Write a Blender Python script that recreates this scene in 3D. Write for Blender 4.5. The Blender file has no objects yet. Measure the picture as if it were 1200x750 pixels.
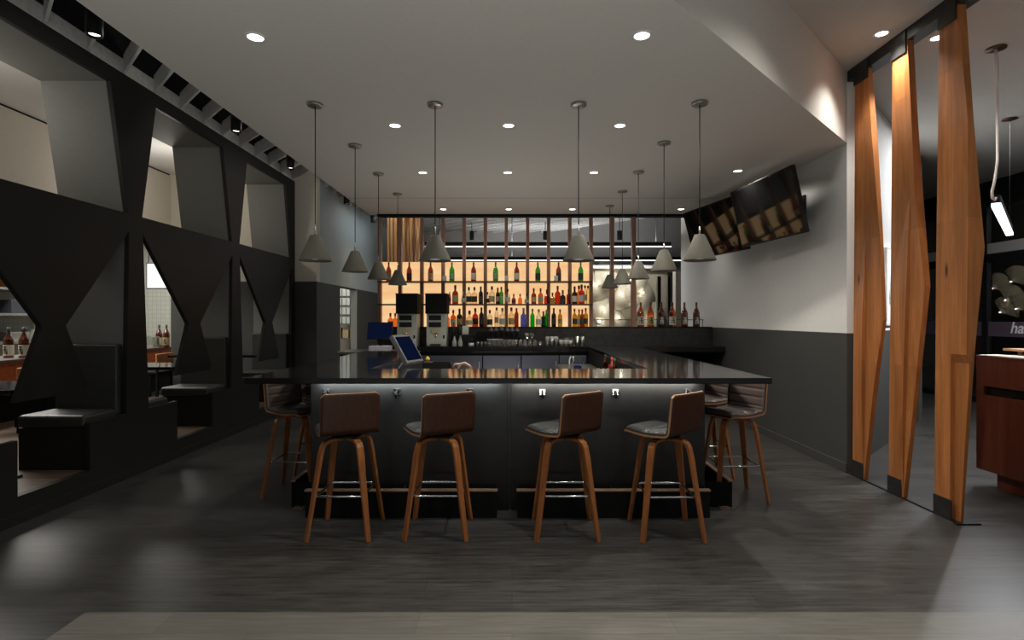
import bpy, bmesh, math, random
from mathutils import Vector, Matrix
from mathutils.geometry import tessellate_polygon
random.seed(7)
S = bpy.context.scene
COL = S.collection
PI = math.pi
H = 1.5            # camera height
F = 640.0
def R(d): return math.radians(d)
def wx(x, Y): return (x - 600) * Y / F
def wz(y, Y): return H + (373 - y) * Y / F
ORD = ['first','second','third','fourth','fifth','sixth','seventh','eighth','ninth','tenth','eleventh','twelfth','thirteenth',
       'fourteenth','fifteenth','sixteenth','seventeenth','eighteenth','nineteenth','twentieth','twenty-first','twenty-second','twenty-third','twenty-fourth','twenty-fifth','twenty-sixth','twenty-seventh','twenty-eighth','twenty-ninth','thirtieth']

# ------------------------------------------------------------------ materials
MATS = {}
def base(name):
    m = bpy.data.materials.new(name); m.use_nodes = True
    nt = m.node_tree
    b = nt.nodes['Principled BSDF']
    return m, nt, b
def setc(b, col, rough=.5, metal=0., spec=.5):
    b.inputs['Base Color'].default_value = (*col, 1)
    b.inputs['Roughness'].default_value = rough
    b.inputs['Metallic'].default_value = metal
    b.inputs['Specular IOR Level'].default_value = spec
def N(nt, t, **kw):
    n = nt.nodes.new(t)
    for k, v in kw.items(): setattr(n, k, v)
    return n
def coords(nt, scale, kind='Object', rot=(0,0,0)):
    tc = N(nt, 'ShaderNodeTexCoord'); mp = N(nt, 'ShaderNodeMapping')
    mp.inputs['Scale'].default_value = scale; mp.inputs['Rotation'].default_value = rot
    nt.links.new(tc.outputs[kind], mp.inputs['Vector'])
    return mp.outputs['Vector']
def plain(name, col, rough=.5, metal=0., spec=.5, var=.08, scale=6., bump=0.):
    m, nt, b = base(name); setc(b, col, rough, metal, spec)
    v = coords(nt, (scale,)*3)
    n = N(nt, 'ShaderNodeTexNoise'); n.inputs['Detail'].default_value = 4
    nt.links.new(v, n.inputs['Vector'])
    r = N(nt, 'ShaderNodeValToRGB')
    r.color_ramp.elements[0].color = (*[c*(1-var) for c in col], 1); r.color_ramp.elements[0].position = .3
    r.color_ramp.elements[1].color = (*[min(1, c*(1+var)) for c in col], 1); r.color_ramp.elements[1].position = .7
    nt.links.new(n.outputs['Fac'], r.inputs['Fac']); nt.links.new(r.outputs['Color'], b.inputs['Base Color'])
    if bump:
        bp = N(nt, 'ShaderNodeBump'); bp.inputs['Strength'].default_value = bump; bp.inputs['Distance'].default_value = .002
        nt.links.new(n.outputs['Fac'], bp.inputs['Height']); nt.links.new(bp.outputs['Normal'], b.inputs['Normal'])
    MATS[name] = m; return m
def wood(name, c1, c2, stretch=(14, 14, .8), rough=.4, knots=False, tone=0.):
    m, nt, b = base(name); setc(b, c1, rough, 0, .4)
    v = coords(nt, stretch)
    n = N(nt, 'ShaderNodeTexNoise'); n.inputs['Scale'].default_value = 3; n.inputs['Detail'].default_value = 8; n.inputs['Roughness'].default_value = .65; n.inputs['Distortion'].default_value = .6
    nt.links.new(v, n.inputs['Vector'])
    r = N(nt, 'ShaderNodeValToRGB')
    r.color_ramp.elements[0].color = (*c1, 1); r.color_ramp.elements[0].position = .32
    r.color_ramp.elements[1].color = (*c2, 1); r.color_ramp.elements[1].position = .68
    nt.links.new(n.outputs['Fac'], r.inputs['Fac'])
    out = r.outputs['Color']
    if tone:   # glued staves: each board a slightly different tone
        v2 = coords(nt, (1, 9, .9)); 
        w = N(nt, 'ShaderNodeTexVoronoi'); w.feature = 'F1'; w.inputs['Scale'].default_value = 1.0
        sn = N(nt, 'ShaderNodeVectorMath', operation='FLOOR'); nt.links.new(v2, sn.inputs[0])
        wn = N(nt, 'ShaderNodeTexWhiteNoise'); wn.noise_dimensions = '3D'; nt.links.new(sn.outputs[0], wn.inputs['Vector'])
        mr = N(nt, 'ShaderNodeMapRange'); mr.inputs['To Min'].default_value = 1-tone; mr.inputs['To Max'].default_value = 1+tone
        nt.links.new(wn.outputs['Value'], mr.inputs['Value'])
        mx = N(nt, 'ShaderNodeMix'); mx.data_type = 'RGBA'; mx.blend_type = 'MULTIPLY'; mx.inputs['Factor'].default_value = 1
        nt.links.new(out, mx.inputs['A']); nt.links.new(mr.outputs['Result'], mx.inputs['B']); out = mx.outputs['Result']
        nt.nodes.remove(w)
    if knots:
        v3 = coords(nt, (1, 2.3, .62))
        sp = N(nt, 'ShaderNodeSeparateXYZ'); cb = N(nt, 'ShaderNodeCombineXYZ'); nt.links.new(v3, sp.inputs[0])
        nt.links.new(sp.outputs['Y'], cb.inputs['X']); nt.links.new(sp.outputs['Z'], cb.inputs['Y'])
        vo = N(nt, 'ShaderNodeTexVoronoi'); vo.voronoi_dimensions = '2D'; vo.inputs['Scale'].default_value = 1.0
        nt.links.new(cb.outputs[0], vo.inputs['Vector'])
        kr = N(nt, 'ShaderNodeValToRGB')
        kr.color_ramp.elements[0].color = (.10, .06, .04, 1); kr.color_ramp.elements[0].position = .012
        kr.color_ramp.elements[1].color = (1, 1, 1, 1); kr.color_ramp.elements[1].position = .045
        nt.links.new(vo.outputs['Distance'], kr.inputs['Fac'])
        mx = N(nt, 'ShaderNodeMix'); mx.data_type = 'RGBA'; mx.blend_type = 'MULTIPLY'; mx.inputs['Factor'].default_value = 1
        nt.links.new(out, mx.inputs['A']); nt.links.new(kr.outputs['Color'], mx.inputs['B']); out = mx.outputs['Result']
    nt.links.new(out, b.inputs['Base Color'])
    bp = N(nt, 'ShaderNodeBump'); bp.inputs['Strength'].default_value = .15; bp.inputs['Distance'].default_value = .001
    nt.links.new(n.outputs['Fac'], bp.inputs['Height']); nt.links.new(bp.outputs['Normal'], b.inputs['Normal'])
    MATS[name] = m; return m
def emit(name, col, strength):
    m = bpy.data.materials.new(name); m.use_nodes = True; nt = m.node_tree; nt.nodes.clear()
    e = N(nt, 'ShaderNodeEmission'); e.inputs['Color'].default_value = (*col, 1); e.inputs['Strength'].default_value = strength
    o = N(nt, 'ShaderNodeOutputMaterial'); nt.links.new(e.outputs[0], o.inputs['Surface'])
    MATS[name] = m; return m
def glassy(name, col, gloss=.12, rough=.05):
    m = bpy.data.materials.new(name); m.use_nodes = True; nt = m.node_tree; nt.nodes.clear()
    t = N(nt, 'ShaderNodeBsdfTransparent'); t.inputs['Color'].default_value = (*col, 1)
    g = N(nt, 'ShaderNodeBsdfGlossy'); g.inputs['Roughness'].default_value = rough; g.inputs['Color'].default_value = (.9, .9, .9, 1)
    lw = N(nt, 'ShaderNodeLayerWeight'); lw.inputs['Blend'].default_value = .35
    mr = N(nt, 'ShaderNodeMapRange'); mr.inputs['To Min'].default_value = gloss*.4; mr.inputs['To Max'].default_value = min(1, gloss*5)
    nt.links.new(lw.outputs['Facing'], mr.inputs['Value'])
    mx = N(nt, 'ShaderNodeMixShader'); nt.links.new(mr.outputs['Result'], mx.inputs[0])
    nt.links.new(t.outputs[0], mx.inputs[1]); nt.links.new(g.outputs[0], mx.inputs[2])
    o = N(nt, 'ShaderNodeOutputMaterial'); nt.links.new(mx.outputs[0], o.inputs['Surface'])
    MATS[name] = m; return m
def planks(name, cA, cB, mortar, rough, w=1.25, h=.185, lo=.3, hi=1.8):
    m, nt, b = base(name); setc(b, cA, rough, 0, .34)
    v = coords(nt, (1, 1, 1))
    br = N(nt, 'ShaderNodeTexBrick'); br.offset = .37; br.offset_frequency = 2
    br.inputs['Scale'].default_value = 1; br.inputs['Brick Width'].default_value = w; br.inputs['Row Height'].default_value = h
    br.inputs['Mortar Size'].default_value = .0018; br.inputs['Mortar Smooth'].default_value = .2
    br.inputs['Color1'].default_value = (*cA, 1); br.inputs['Color2'].default_value = (*cB, 1); br.inputs['Mortar'].default_value = (*mortar, 1)
    nt.links.new(v, br.inputs['Vector'])
    v2 = coords(nt, (1.3, 19, 1))
    n = N(nt, 'ShaderNodeTexNoise'); n.inputs['Scale'].default_value = 2.2; n.inputs['Detail'].default_value = 9; n.inputs['Roughness'].default_value = .68; n.inputs['Distortion'].default_value = .7
    nt.links.new(v2, n.inputs['Vector'])
    mr = N(nt, 'ShaderNodeMapRange'); mr.inputs['From Min'].default_value = .3; mr.inputs['From Max'].default_value = .7; mr.inputs['To Min'].default_value = lo; mr.inputs['To Max'].default_value = hi
    nt.links.new(n.outputs['Fac'], mr.inputs['Value'])
    mx = N(nt, 'ShaderNodeMix'); mx.data_type = 'RGBA'; mx.blend_type = 'MULTIPLY'; mx.inputs['Factor'].default_value = 1
    nt.links.new(br.outputs['Color'], mx.inputs['A']); nt.links.new(mr.outputs['Result'], mx.inputs['B'])
    nt.links.new(mx.outputs['Result'], b.inputs['Base Color'])
    rr = N(nt, 'ShaderNodeMapRange'); rr.inputs['To Min'].default_value = rough-.08; rr.inputs['To Max'].default_value = rough+.12
    nt.links.new(n.outputs['Fac'], rr.inputs['Value']); nt.links.new(rr.outputs['Result'], b.inputs['Roughness'])
    bp = N(nt, 'ShaderNodeBump'); bp.inputs['Strength'].default_value = .25; bp.inputs['Distance'].default_value = .002
    nt.links.new(n.outputs['Fac'], bp.inputs['Height']); nt.links.new(bp.outputs['Normal'], b.inputs['Normal'])
    MATS[name] = m; return m
def tiles(name, c, mortar, size):
    m, nt, b = base(name); setc(b, c, .25)
    tc = N(nt, 'ShaderNodeTexCoord'); sp = N(nt, 'ShaderNodeSeparateXYZ'); cb = N(nt, 'ShaderNodeCombineXYZ')
    nt.links.new(tc.outputs['Object'], sp.inputs[0]); ad = N(nt, 'ShaderNodeMath', operation='ADD')
    nt.links.new(sp.outputs['X'], ad.inputs[0]); nt.links.new(sp.outputs['Y'], ad.inputs[1])
    nt.links.new(ad.outputs[0], cb.inputs['X']); nt.links.new(sp.outputs['Z'], cb.inputs['Y'])
    br = N(nt, 'ShaderNodeTexBrick'); br.offset = 0; br.inputs['Scale'].default_value = 1
    br.inputs['Brick Width'].default_value = size; br.inputs['Row Height'].default_value = size; br.inputs['Mortar Size'].default_value = size*.05
    br.inputs['Color1'].default_value = (*c, 1); br.inputs['Color2'].default_value = (*[x*.93 for x in c], 1); br.inputs['Mortar'].default_value = (*mortar, 1)
    nt.links.new(cb.outputs[0], br.inputs['Vector']); nt.links.new(br.outputs['Color'], b.inputs['Base Color'])
    MATS[name] = m; return m

M = MATS
planks('floor_dark', (.048, .046, .042), (.037, .0355, .033), (.022, .022, .020), .36, 1.3, .15)
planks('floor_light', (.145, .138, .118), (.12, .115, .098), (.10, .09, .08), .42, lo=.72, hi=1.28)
planks('floor_platform', (.13, .09, .06), (.09, .06, .04), (.02, .015, .01), .4)
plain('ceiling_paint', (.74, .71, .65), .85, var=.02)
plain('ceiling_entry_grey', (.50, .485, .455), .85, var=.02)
plain('wall_white', (.80, .79, .76), .8, var=.02)
plain('wall_beige', (.66, .61, .52), .8, var=.02)
plain('wall_bluegrey', (.36, .41, .42), .75, var=.03)
plain('wall_grey_paint', (.33, .32, .30), .8, var=.03)
plain('wall_charcoal', (.060, .061, .056), .6, spec=.3, var=.05)
plain('lattice_black', (.015, .0155, .013), .5, spec=.25, var=.05, scale=2)
plain('lattice_lit', (.17, .173, .155), .7, var=.04)  # same lattice paint, lightened for the kitchen light on the reveals
plain('baffle_grey', (.68, .67, .64), .85, var=.12, scale=4)
plain('plenum_black', (.006, .006, .006), .9)
plain('black_metal', (.010, .010, .010), .45, .0, .3)
plain('black_matte', (.008, .008, .008), .8, spec=.15)
plain('dark_steel', (.045, .045, .043), .45, .6, var=.2, scale=3)
plain('leather_booth', (.030, .032, .026), .42, var=.15, scale=20, bump=.2)
plain('leather_grey', (.070, .070, .062), .36, var=.12, scale=30, bump=.25)
plain('leather_brown', (.105, .080, .070), .32, var=.12, scale=30, bump=.25)
plain('chrome', (.75, .75, .75), .12, 1.)
plain('brushed_steel', (.55, .55, .53), .3, 1., var=.1, scale=3)
plain('concrete_shade', (.105, .098, .076), .8, var=.10, scale=22)
plain('nickel', (.42, .41, .38), .35, .8)
plain('stone_black', (.009, .009, .009), .09, 0, .45, var=.3, scale=60)
plain('bar_panel', (.030, .030, .028), .38, .2, .3, var=.12, scale=2)
plain('copper_trim', (.55, .36, .24), .35, .8)
plain('fridge_door', (.10, .105, .13), .35, .6)
plain('machine_white', (.42, .44, .38), .45)
plain('pos_grey', (.10, .10, .10), .5)
plain('pos_white', (.5, .48, .56), .5)
plain('paper_label', (.60, .58, .48), .8, var=.1, scale=60)
plain('tan_label', (.42, .33, .17), .8, var=.15, scale=60)
plain('green_label', (.20, .36, .22), .7, var=.2, scale=60)
plain('dark_label', (.03, .03, .035), .6)
plain('ink', (.015, .015, .012), .7)
plain('cap_black', (.015, .013, .012), .4)
plain('cap_red', (.30, .015, .012), .4)
plain('cap_silver', (.5, .5, .5), .3, .8)
plain('cap_green', (.03, .12, .03), .4)
plain('cap_brown', (.08, .03, .015), .4)
plain('white_glaze', (.62, .62, .55), .3)
plain('yellow_peel', (.65, .42, .05), .5)
plain('orange_wood', (.50, .12, .035), .35, var=.2, scale=5)
plain('chair_wood', (.55, .24, .09), .4, var=.2, scale=5)
plain('granite_grey', (.11, .105, .095), .3, var=.3, scale=50)
plain('purple_film', (.10, .075, .10), .4)
plain('white_letter', (.8, .8, .8), .5)
plain('shell_cream', (.60, .54, .40), .6, var=.08)
plain('red_seat', (.30, .05, .04), .5)
plain('plant_green', (.05, .16, .07), .6)
tiles('kitchen_tile', (.42, .43, .38), (.30, .31, .28), .10)
wood('oak_column', (.30, .105, .030), (.52, .20, .062), (7, 7, .45), .42, knots=True, tone=.16)
wood('walnut_back', (.036, .012, .006), (.070, .025, .011), (22, 22, 1.2), .5)
wood('ply_edge', (.36, .19, .09), (.46, .26, .13), (10, 10, 10), .5)
wood('stool_leg', (.25, .085, .025), (.42, .16, .05), (20, 20, 1.5), .4)
wood('cherry_desk', (.090, .022, .010), (.135, .036, .015), (9, 9, .5), .35)
wood('desk_top', (.42, .22, .12), (.5, .28, .16), (3, 12, 3), .3)
wood('post_wood', (.28, .14, .09), (.42, .23, .15), (20, 20, 1), .45)
wood('shelf_wood', (.07, .03, .02), (.11, .05, .03), (2, 20, 20), .4)
wood('slat_gold', (.42, .24, .12), (.60, .38, .20), (12, 12, .6), .5)
emit('lamp_white', (1, .95, .86), 10)
emit('spot_lens', (1, .95, .86), 3)
emit('lamp_soft', (1, .95, .86), 1.1)
emit('led_cool', (.93, .94, 1), 3)
emit('led_strip', (.80, .92, 1), 2.2)
emit('lightbox', (.93, .94, 1), 1.3)
emit('screen_navy', (.003, .006, .022), 1)
emit('shell_lamp', (1, .93, .78), 22)
emit('steel_glow', (.55, .7, .9), .5)
glassy('glass_clear', (.93, .93, .90), .16)
glassy('glass_tumbler', (.80, .82, .76), .35, .1)
glassy('glass_green', (.16, .55, .10), .12)
glassy('glass_vivid_green', (.03, .62, .10), .1)
glassy('glass_dark_green', (.05, .13, .04), .12)
glassy('glass_brown', (.42, .15, .035), .12)
glassy('glass_dark', (.10, .05, .03), .12)
glassy('glass_amber', (.75, .30, .06), .1)
glassy('glass_orange', (.9, .45, .20), .1)
glassy('glass_red', (.62, .17, .08), .1)
glassy('glass_blue', (.22, .28, .85), .1)
glassy('glass_yellow', (.62, .48, .08), .1)
glassy('glass_cream', (.93, .85, .65), .1)
glassy('window_glass', (.55, .55, .55), .35, .02)
# glossy black tv screen
m, nt, b = base('tv_screen'); setc(b, (.003, .003, .003), .05, 0, .5); M['tv_screen'] = m
# backlit shelf panel : emissive film behind slightly mottled translucent board
m = bpy.data.materials.new('backlit_panel'); m.use_nodes = True; nt = m.node_tree; nt.nodes.clear()
v = coords(nt, (1.5, 1, 6)); n = N(nt, 'ShaderNodeTexNoise'); n.inputs['Scale'].default_value = 1.2; n.inputs['Detail'].default_value = 5
nt.links.new(v, n.inputs['Vector']); r = N(nt, 'ShaderNodeValToRGB')
r.color_ramp.elements[0].color = (.95, .50, .22, 1); r.color_ramp.elements[0].position = .25
r.color_ramp.elements[1].color = (1.0, .72, .38, 1); r.color_ramp.elements[1].position = .75
nt.links.new(n.outputs['Fac'], r.inputs['Fac']); e = N(nt, 'ShaderNodeEmission'); e.inputs['Strength'].default_value = .95
nt.links.new(r.outputs['Color'], e.inputs['Color']); o = N(nt, 'ShaderNodeOutputMaterial'); nt.links.new(e.outputs[0], o.inputs['Surface'])
M['backlit_panel'] = m

# ------------------------------------------------------------------ mesh builder
class MB:
    def __init__(s): s.bm = bmesh.new(); s.mi = 0
    def face(s, vs, smooth=False, mi=None):
        try: f = s.bm.faces.new(vs)
        except ValueError: return None
        f.smooth = smooth; f.material_index = s.mi if mi is None else mi
        return f
    def hexa(s, p, mi=None):   # p: 8 points bottom ring then top ring
        v = [s.bm.verts.new(q) for q in p]
        for idx in ((3,2,1,0),(4,5,6,7),(0,1,5,4),(1,2,6,5),(2,3,7,6),(3,0,4,7)): s.face([v[i] for i in idx], mi=mi)
        return s
    def box(s, x0, x1, y0, y1, z0, z1, mi=None, T=None):
        p = [(x0,y0,z0),(x1,y0,z0),(x1,y1,z0),(x0,y1,z0),(x0,y0,z1),(x1,y0,z1),(x1,y1,z1),(x0,y1,z1)]
        if T is not None: p = [T @ Vector(q) for q in p]
        return s.hexa(p, mi)
    def prism(s, poly, f0, f1, holes=(), mi=None, side_mi=None):
        """poly list of 2d, f0/f1 map 2d->3d for the two faces"""
        loops = [list(poly)] + [list(h) for h in holes]
        flat = [p for l in loops for p in l]
        tris = tessellate_polygon([[Vector((p[0], p[1], 0)) for p in l] for l in loops])
        a = [s.bm.verts.new(f0(*p)) for p in flat]; b = [s.bm.verts.new(f1(*p)) for p in flat]
        for t in tris:
            s.face([a[i] for i in t], mi=mi); s.face([b[i] for i in reversed(t)], mi=mi)
        k = 0
        for l in loops:
            n = len(l)
            for i in range(n):
                j = (i+1) % n
                s.face([a[k+i], a[k+j], b[k+j], b[k+i]], mi=mi if side_mi is None else side_mi)
            k += n
        return s
    def lathe(s, prof, c=(0,0,0), seg=20, mi=None, cap=True, T=None):
        rings = []
        for r, z in prof:
            if r < 1e-6: rings.append([s.bm.verts.new((c[0], c[1], c[2]+z))])
            else: rings.append([s.bm.verts.new((c[0]+r*math.cos(2*PI*i/seg), c[1]+r*math.sin(2*PI*i/seg), c[2]+z)) for i in range(seg)])
        for a, b in zip(rings, rings[1:]):
            for i in range(seg):
                j = (i+1) % seg
                if len(a) == 1 and len(b) == 1: continue
                if len(a) == 1: s.face([a[0], b[j], b[i]], True, mi)
                elif len(b) == 1: s.face([a[i], a[j], b[0]], True, mi)
                else: s.face([a[i], a[j], b[j], b[i]], True, mi)
        if cap:
            if len(rings[0]) > 1: s.face(list(reversed(rings[0])), mi=mi)
            if len(rings[-1]) > 1: s.face(rings[-1], mi=mi)
        if T is not None:
            for rg in rings:
                for v in rg: v.co = T @ v.co
        return s
    def tube(s, pts, r, seg=8, mi=None, closed=False):
        pts = [Vector(p) for p in pts]; n = len(pts); rs = r if isinstance(r, (list, tuple)) else [r]*n
        rings = []; up = None
        for i, p in enumerate(pts):
            if closed: d = (pts[(i+1) % n]-pts[i-1]).normalized()
            else: d = (pts[min(i+1, n-1)]-pts[max(i-1, 0)]).normalized()
            if up is None: up = Vector((0,0,1)) if abs(d.z) < .9 else Vector((1,0,0))
            a = d.cross(up).normalized(); b = a.cross(d).normalized(); up = b
            rings.append([s.bm.verts.new(p + a*math.cos(2*PI*k/seg)*rs[i] + b*math.sin(2*PI*k/seg)*rs[i]) for k in range(seg)])
        prs = list(zip(rings, rings[1:])) + ([(rings[-1], rings[0])] if closed else [])
        for a, b in prs:
            for k in range(seg):
                j = (k+1) % seg; s.face([a[k], a[j], b[j], b[k]], True, mi)
        if not closed: s.face(list(reversed(rings[0])), mi=mi); s.face(rings[-1], mi=mi)
        return s
    def build(s, name, mat, parent=None, loc=None, bevel=0., seg=2):
        bmesh.ops.recalc_face_normals(s.bm, faces=s.bm.faces)
        me = bpy.data.meshes.new(name); s.bm.to_mesh(me); s.bm.free()
        for q in (mat if isinstance(mat, (list, tuple)) else [mat]): me.materials.append(M[q] if isinstance(q, str) else q)
        o = bpy.data.objects.new(name, me); COL.objects.link(o)
        if parent: o.parent = parent
        if loc is not None: o.location = loc
        if bevel:
            md = o.modifiers.new('soft', 'BEVEL'); md.width = bevel; md.segments = seg; md.limit_method = 'ANGLE'; md.angle_limit = R(40)
        return o
def tag(o, label, cat, group=None):
    o['label'] = label; o['category'] = cat
    if group: o['group'] = group
    return o
def struct(o): o['kind'] = 'structure'; return o
def thing(name, label, cat, loc, rz=0, group=None):
    o = bpy.data.objects.new(name, None); COL.objects.link(o); o.empty_display_size = .1
    o.location = loc; o.rotation_euler = (0, 0, rz); return tag(o, label, cat, group)
def copy_tree(o, parent=None):
    c = o.copy(); COL.objects.link(c)
    if parent: c.parent = parent
    for ch in list(o.children): copy_tree(ch, c)
    return c
def place(o, loc, rz=None, label=None, group=None):
    o.location = loc
    if rz is not None: o.rotation_euler = (0, 0, rz)
    if label: o['label'] = label
    if group: o['group'] = group
    return o
def lamp(kind, loc, power, color=(1, .93, .82), size=.1, rot=(0,0,0), **kw):
    l = bpy.data.lights.new('lamp', kind); l.energy = power; l.color = color
    if kind == 'AREA': l.shape = kw.get('shape', 'RECTANGLE'); l.size = size; l.size_y = kw.get('size_y', size)
    else: l.shadow_soft_size = size
    if kind == 'SPOT': l.spot_size = R(kw.get('angle', 100)); l.spot_blend = kw.get('blend', .6)
    o = bpy.data.objects.new(kw.get('name', 'light'), l); COL.objects.link(o); o.location = loc; o.rotation_euler = rot
    return o
P3 = lambda z: (lambda a, b: (a, b, z))

# ------------------------------------------------------------------ dimensions of the room
XL, XR = -3.60, 3.25
ZC, ZH = H+1.70, H+2.39
YB = 8.99; YE = 9.06
# floor
struct(MB().prism([(-3.62,-1.5),(8.6,-1.5),(8.6,15),(-3.62,15)], P3(0), P3(-.1)).build('floor', 'floor_dark'))
struct(MB().box(-2.17, 8.3, -1.5, 2.78, 0, .004).build('floor_entry', 'floor_light'))
struct(MB().box(-12.5, -3.66, -1.5, 15, -.1, .2).build('floor_platform', 'floor_platform'))
# lower flat ceiling over the bar, with its diagonal right-hand side
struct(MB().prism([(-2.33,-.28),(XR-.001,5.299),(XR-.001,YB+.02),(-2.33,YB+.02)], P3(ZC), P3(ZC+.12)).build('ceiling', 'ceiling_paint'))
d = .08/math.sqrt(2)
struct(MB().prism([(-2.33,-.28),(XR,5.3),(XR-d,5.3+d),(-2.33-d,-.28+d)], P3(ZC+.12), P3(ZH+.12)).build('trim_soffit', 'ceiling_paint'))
struct(MB().box(-2.33, XR-.002, 7.715, 7.73, ZC-.003, ZC-.0002).build('ceiling_shadow_line', 'ceiling_entry_grey'))  # thin grey strip painted in for the shadow line across the ceiling
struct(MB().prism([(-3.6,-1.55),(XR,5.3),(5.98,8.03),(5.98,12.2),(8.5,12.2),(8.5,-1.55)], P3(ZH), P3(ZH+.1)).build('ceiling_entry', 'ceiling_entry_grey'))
struct(MB().box(-3.75, 8.5, -1.5, 15, 4.75, 4.85).build('ceiling_plenum', 'plenum_black'))
# right wall: charcoal below, light above
ZP = 1.355
w = MB(); w.box(XR, XR+.12, 5.30, YB+.3, 0, ZP, mi=1); w.box(XR, XR+.12, 5.30, 10.5, ZP, 4.2, mi=0)
struct(w.build('wall_right', ['wall_white', 'wall_charcoal']))
struct(MB().box(XR-.012, XR, 5.30, YB, 0, .09).build('baseboard_right', 'wall_charcoal', bevel=.003))
# diagonal wall behind the timber columns
w = MB(); q = [(XR+.001,5.301),(5.98,8.03),(5.92,8.09),(XR+.001,5.42)]
w.prism(q, P3(0), P3(ZP), mi=1); w.prism(q, P3(ZP), P3(ZH), mi=0)
struct(w.build('wall_diagonal', ['wall_white', 'wall_charcoal']))
# left lattice wall with booth openings ------------------------------------------------
T = .045
w = MB()
outer = [(-1.5, 0), (YE, 0), (YE, H+2.27), (-1.5, H+2.27)]
holes = []
UP = [(5.525, H+2.13), (6.80, H+2.13), (7.02, H+.985), (5.32, H+.985)]
LO = [(5.33, 2.316), (5.42, .61), (5.88, .61), (5.88, .2), (6.56, .2), (6.56, .61), (7.0, .61), (7.035, 2.316),
      (6.31, 1.44), (6.54, .935), (6.50, .885), (5.86, .885), (6.08, 1.44)]
for k in (-1, 0, 1):
    holes.append([(y+1.9*k, z) for y, z in UP]); holes.append([(y+1.9*k, z) for y, z in LO])
w.prism(outer, lambda y, z: (XL, y, z), lambda y, z: (XL-T, y, z), holes=holes)
def sheet(mb, a, b, x0, x1, t):      # reveal board running from wall to depth along edge a-b (in y,z), thickness t outward normal
    ay, az = a; by, bz = b; ln = math.hypot(by-ay, bz-az); ny, nz = -(bz-az)/ln*t, (by-ay)/ln*t
    mb.hexa([(x0,ay,az),(x1,ay,az),(x1,ay+ny,az+nz),(x0,ay+ny,az+nz),(x0,by,bz),(x1,by,bz),(x1,by+ny,bz+nz),(x0,by+ny,bz+nz)])
g = MB()
for k in (-1, 0, 1):
    u = [(y+1.9*k, z) for y, z in UP]
    sheet(g, u[0], u[1], XL-T, XL-.63, .03)        # soffit
    sheet(g, u[1], u[2], XL-T, XL-.63, .03)        # far jamb
    sheet(g, u[3], u[0], XL-T, XL-.63, .03)        # near jamb
    sheet(g, u[2], u[3], XL-T, XL-.63, .03)
for k in (-2, -1, 0, 1):                            # partitions between booths
    g.box(XL-.63, XL-T, 7.035+1.9*k, 7.035+1.9*k+(.12 if k == 1 else .195), .2, 2.42)
struct(w.build('wall_left', 'lattice_black', bevel=.004))
struct(g.build('wall_left_reveals', 'lattice_lit'))
struct(MB().box(XL-.1, XL, -1.5, YE, H+2.27, H+2.40).build('trim_left', 'baffle_grey'))
struct(MB().box(XL-.1, XL, -1.5, 14.6, H+2.401, 4.75).build('wall_left_upper', 'plenum_black'))
struct(MB().box(XL, XL+.012, -1.5, YE, 0, .08).build('baseboard_left', 'lattice_black', bevel=.003))
struct(MB().box(XL-.045, XL-.2, 2.6, YE, 0, .199).build('trim_platform', 'lattice_black'))
# end wall left of passage (beige over charcoal)
ZQ = 2.11
w = MB(); w.box(-5.66, -3.24, YE, YE+.15, .0, ZQ, mi=1); w.box(-5.66, -3.24, YE, YE+.15, ZQ, 4.7, mi=0)
struct(w.build('wall_end', ['wall_beige', 'wall_charcoal']))
# passage wall with opening
w = MB()
for (a, b_, z0, z1, mi) in ((YE+.151, 10.3, 0, ZQ, 1), (10.3, 11.39, 2.09, ZQ, 1), (11.41, 14.6, 0, ZQ, 1), (YE+.151, 14.6, ZQ, 4.7, 0)):
    w.box(-3.364, -3.24, a, b_, z0, z1, mi=mi)
w.box(-3.364, -3.239, 11.39, 11.41, 0, ZQ, mi=2)
struct(w.build('wall_passage', ['wall_bluegrey', 'wall_charcoal', 'wall_bluegrey']))
# rear room
struct(MB().box(-3.24, 8.6, 14.6, 14.75, 0, 4.7).build('wall_rear', 'wall_grey_paint'))
struct(MB().box(8.5, 8.62, 12.2, 14.6, 0, 4.7).build('wall_rear_side', 'wall_grey_paint'))
# kitchen shell
struct(MB().box(-12.5, -5.661, 12.6, 12.7, .2, 4.7).build('wall_kitchen_end', 'kitchen_tile'))
struct(MB().box(-9.62, -9.5, -1.5, 12.6, .2, 4.7).build('wall_kitchen', 'kitchen_tile'))
struct(MB().box(-9.5, -3.74, -1.5, 12.6, ZH+.0, ZH+.1).build('ceiling_kitchen', 'wall_white'))
w = MB(); w.box(-5.78, -5.66, -1.5, YE-.001, H+1.13, ZH-.03, mi=0); w.box(-5.76, -5.68, -1.5, YE-.001, ZH-.03, ZH-.001, mi=1)
struct(w.build('wall_bulkhead', ['wall_beige', 'black_matte']))

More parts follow.
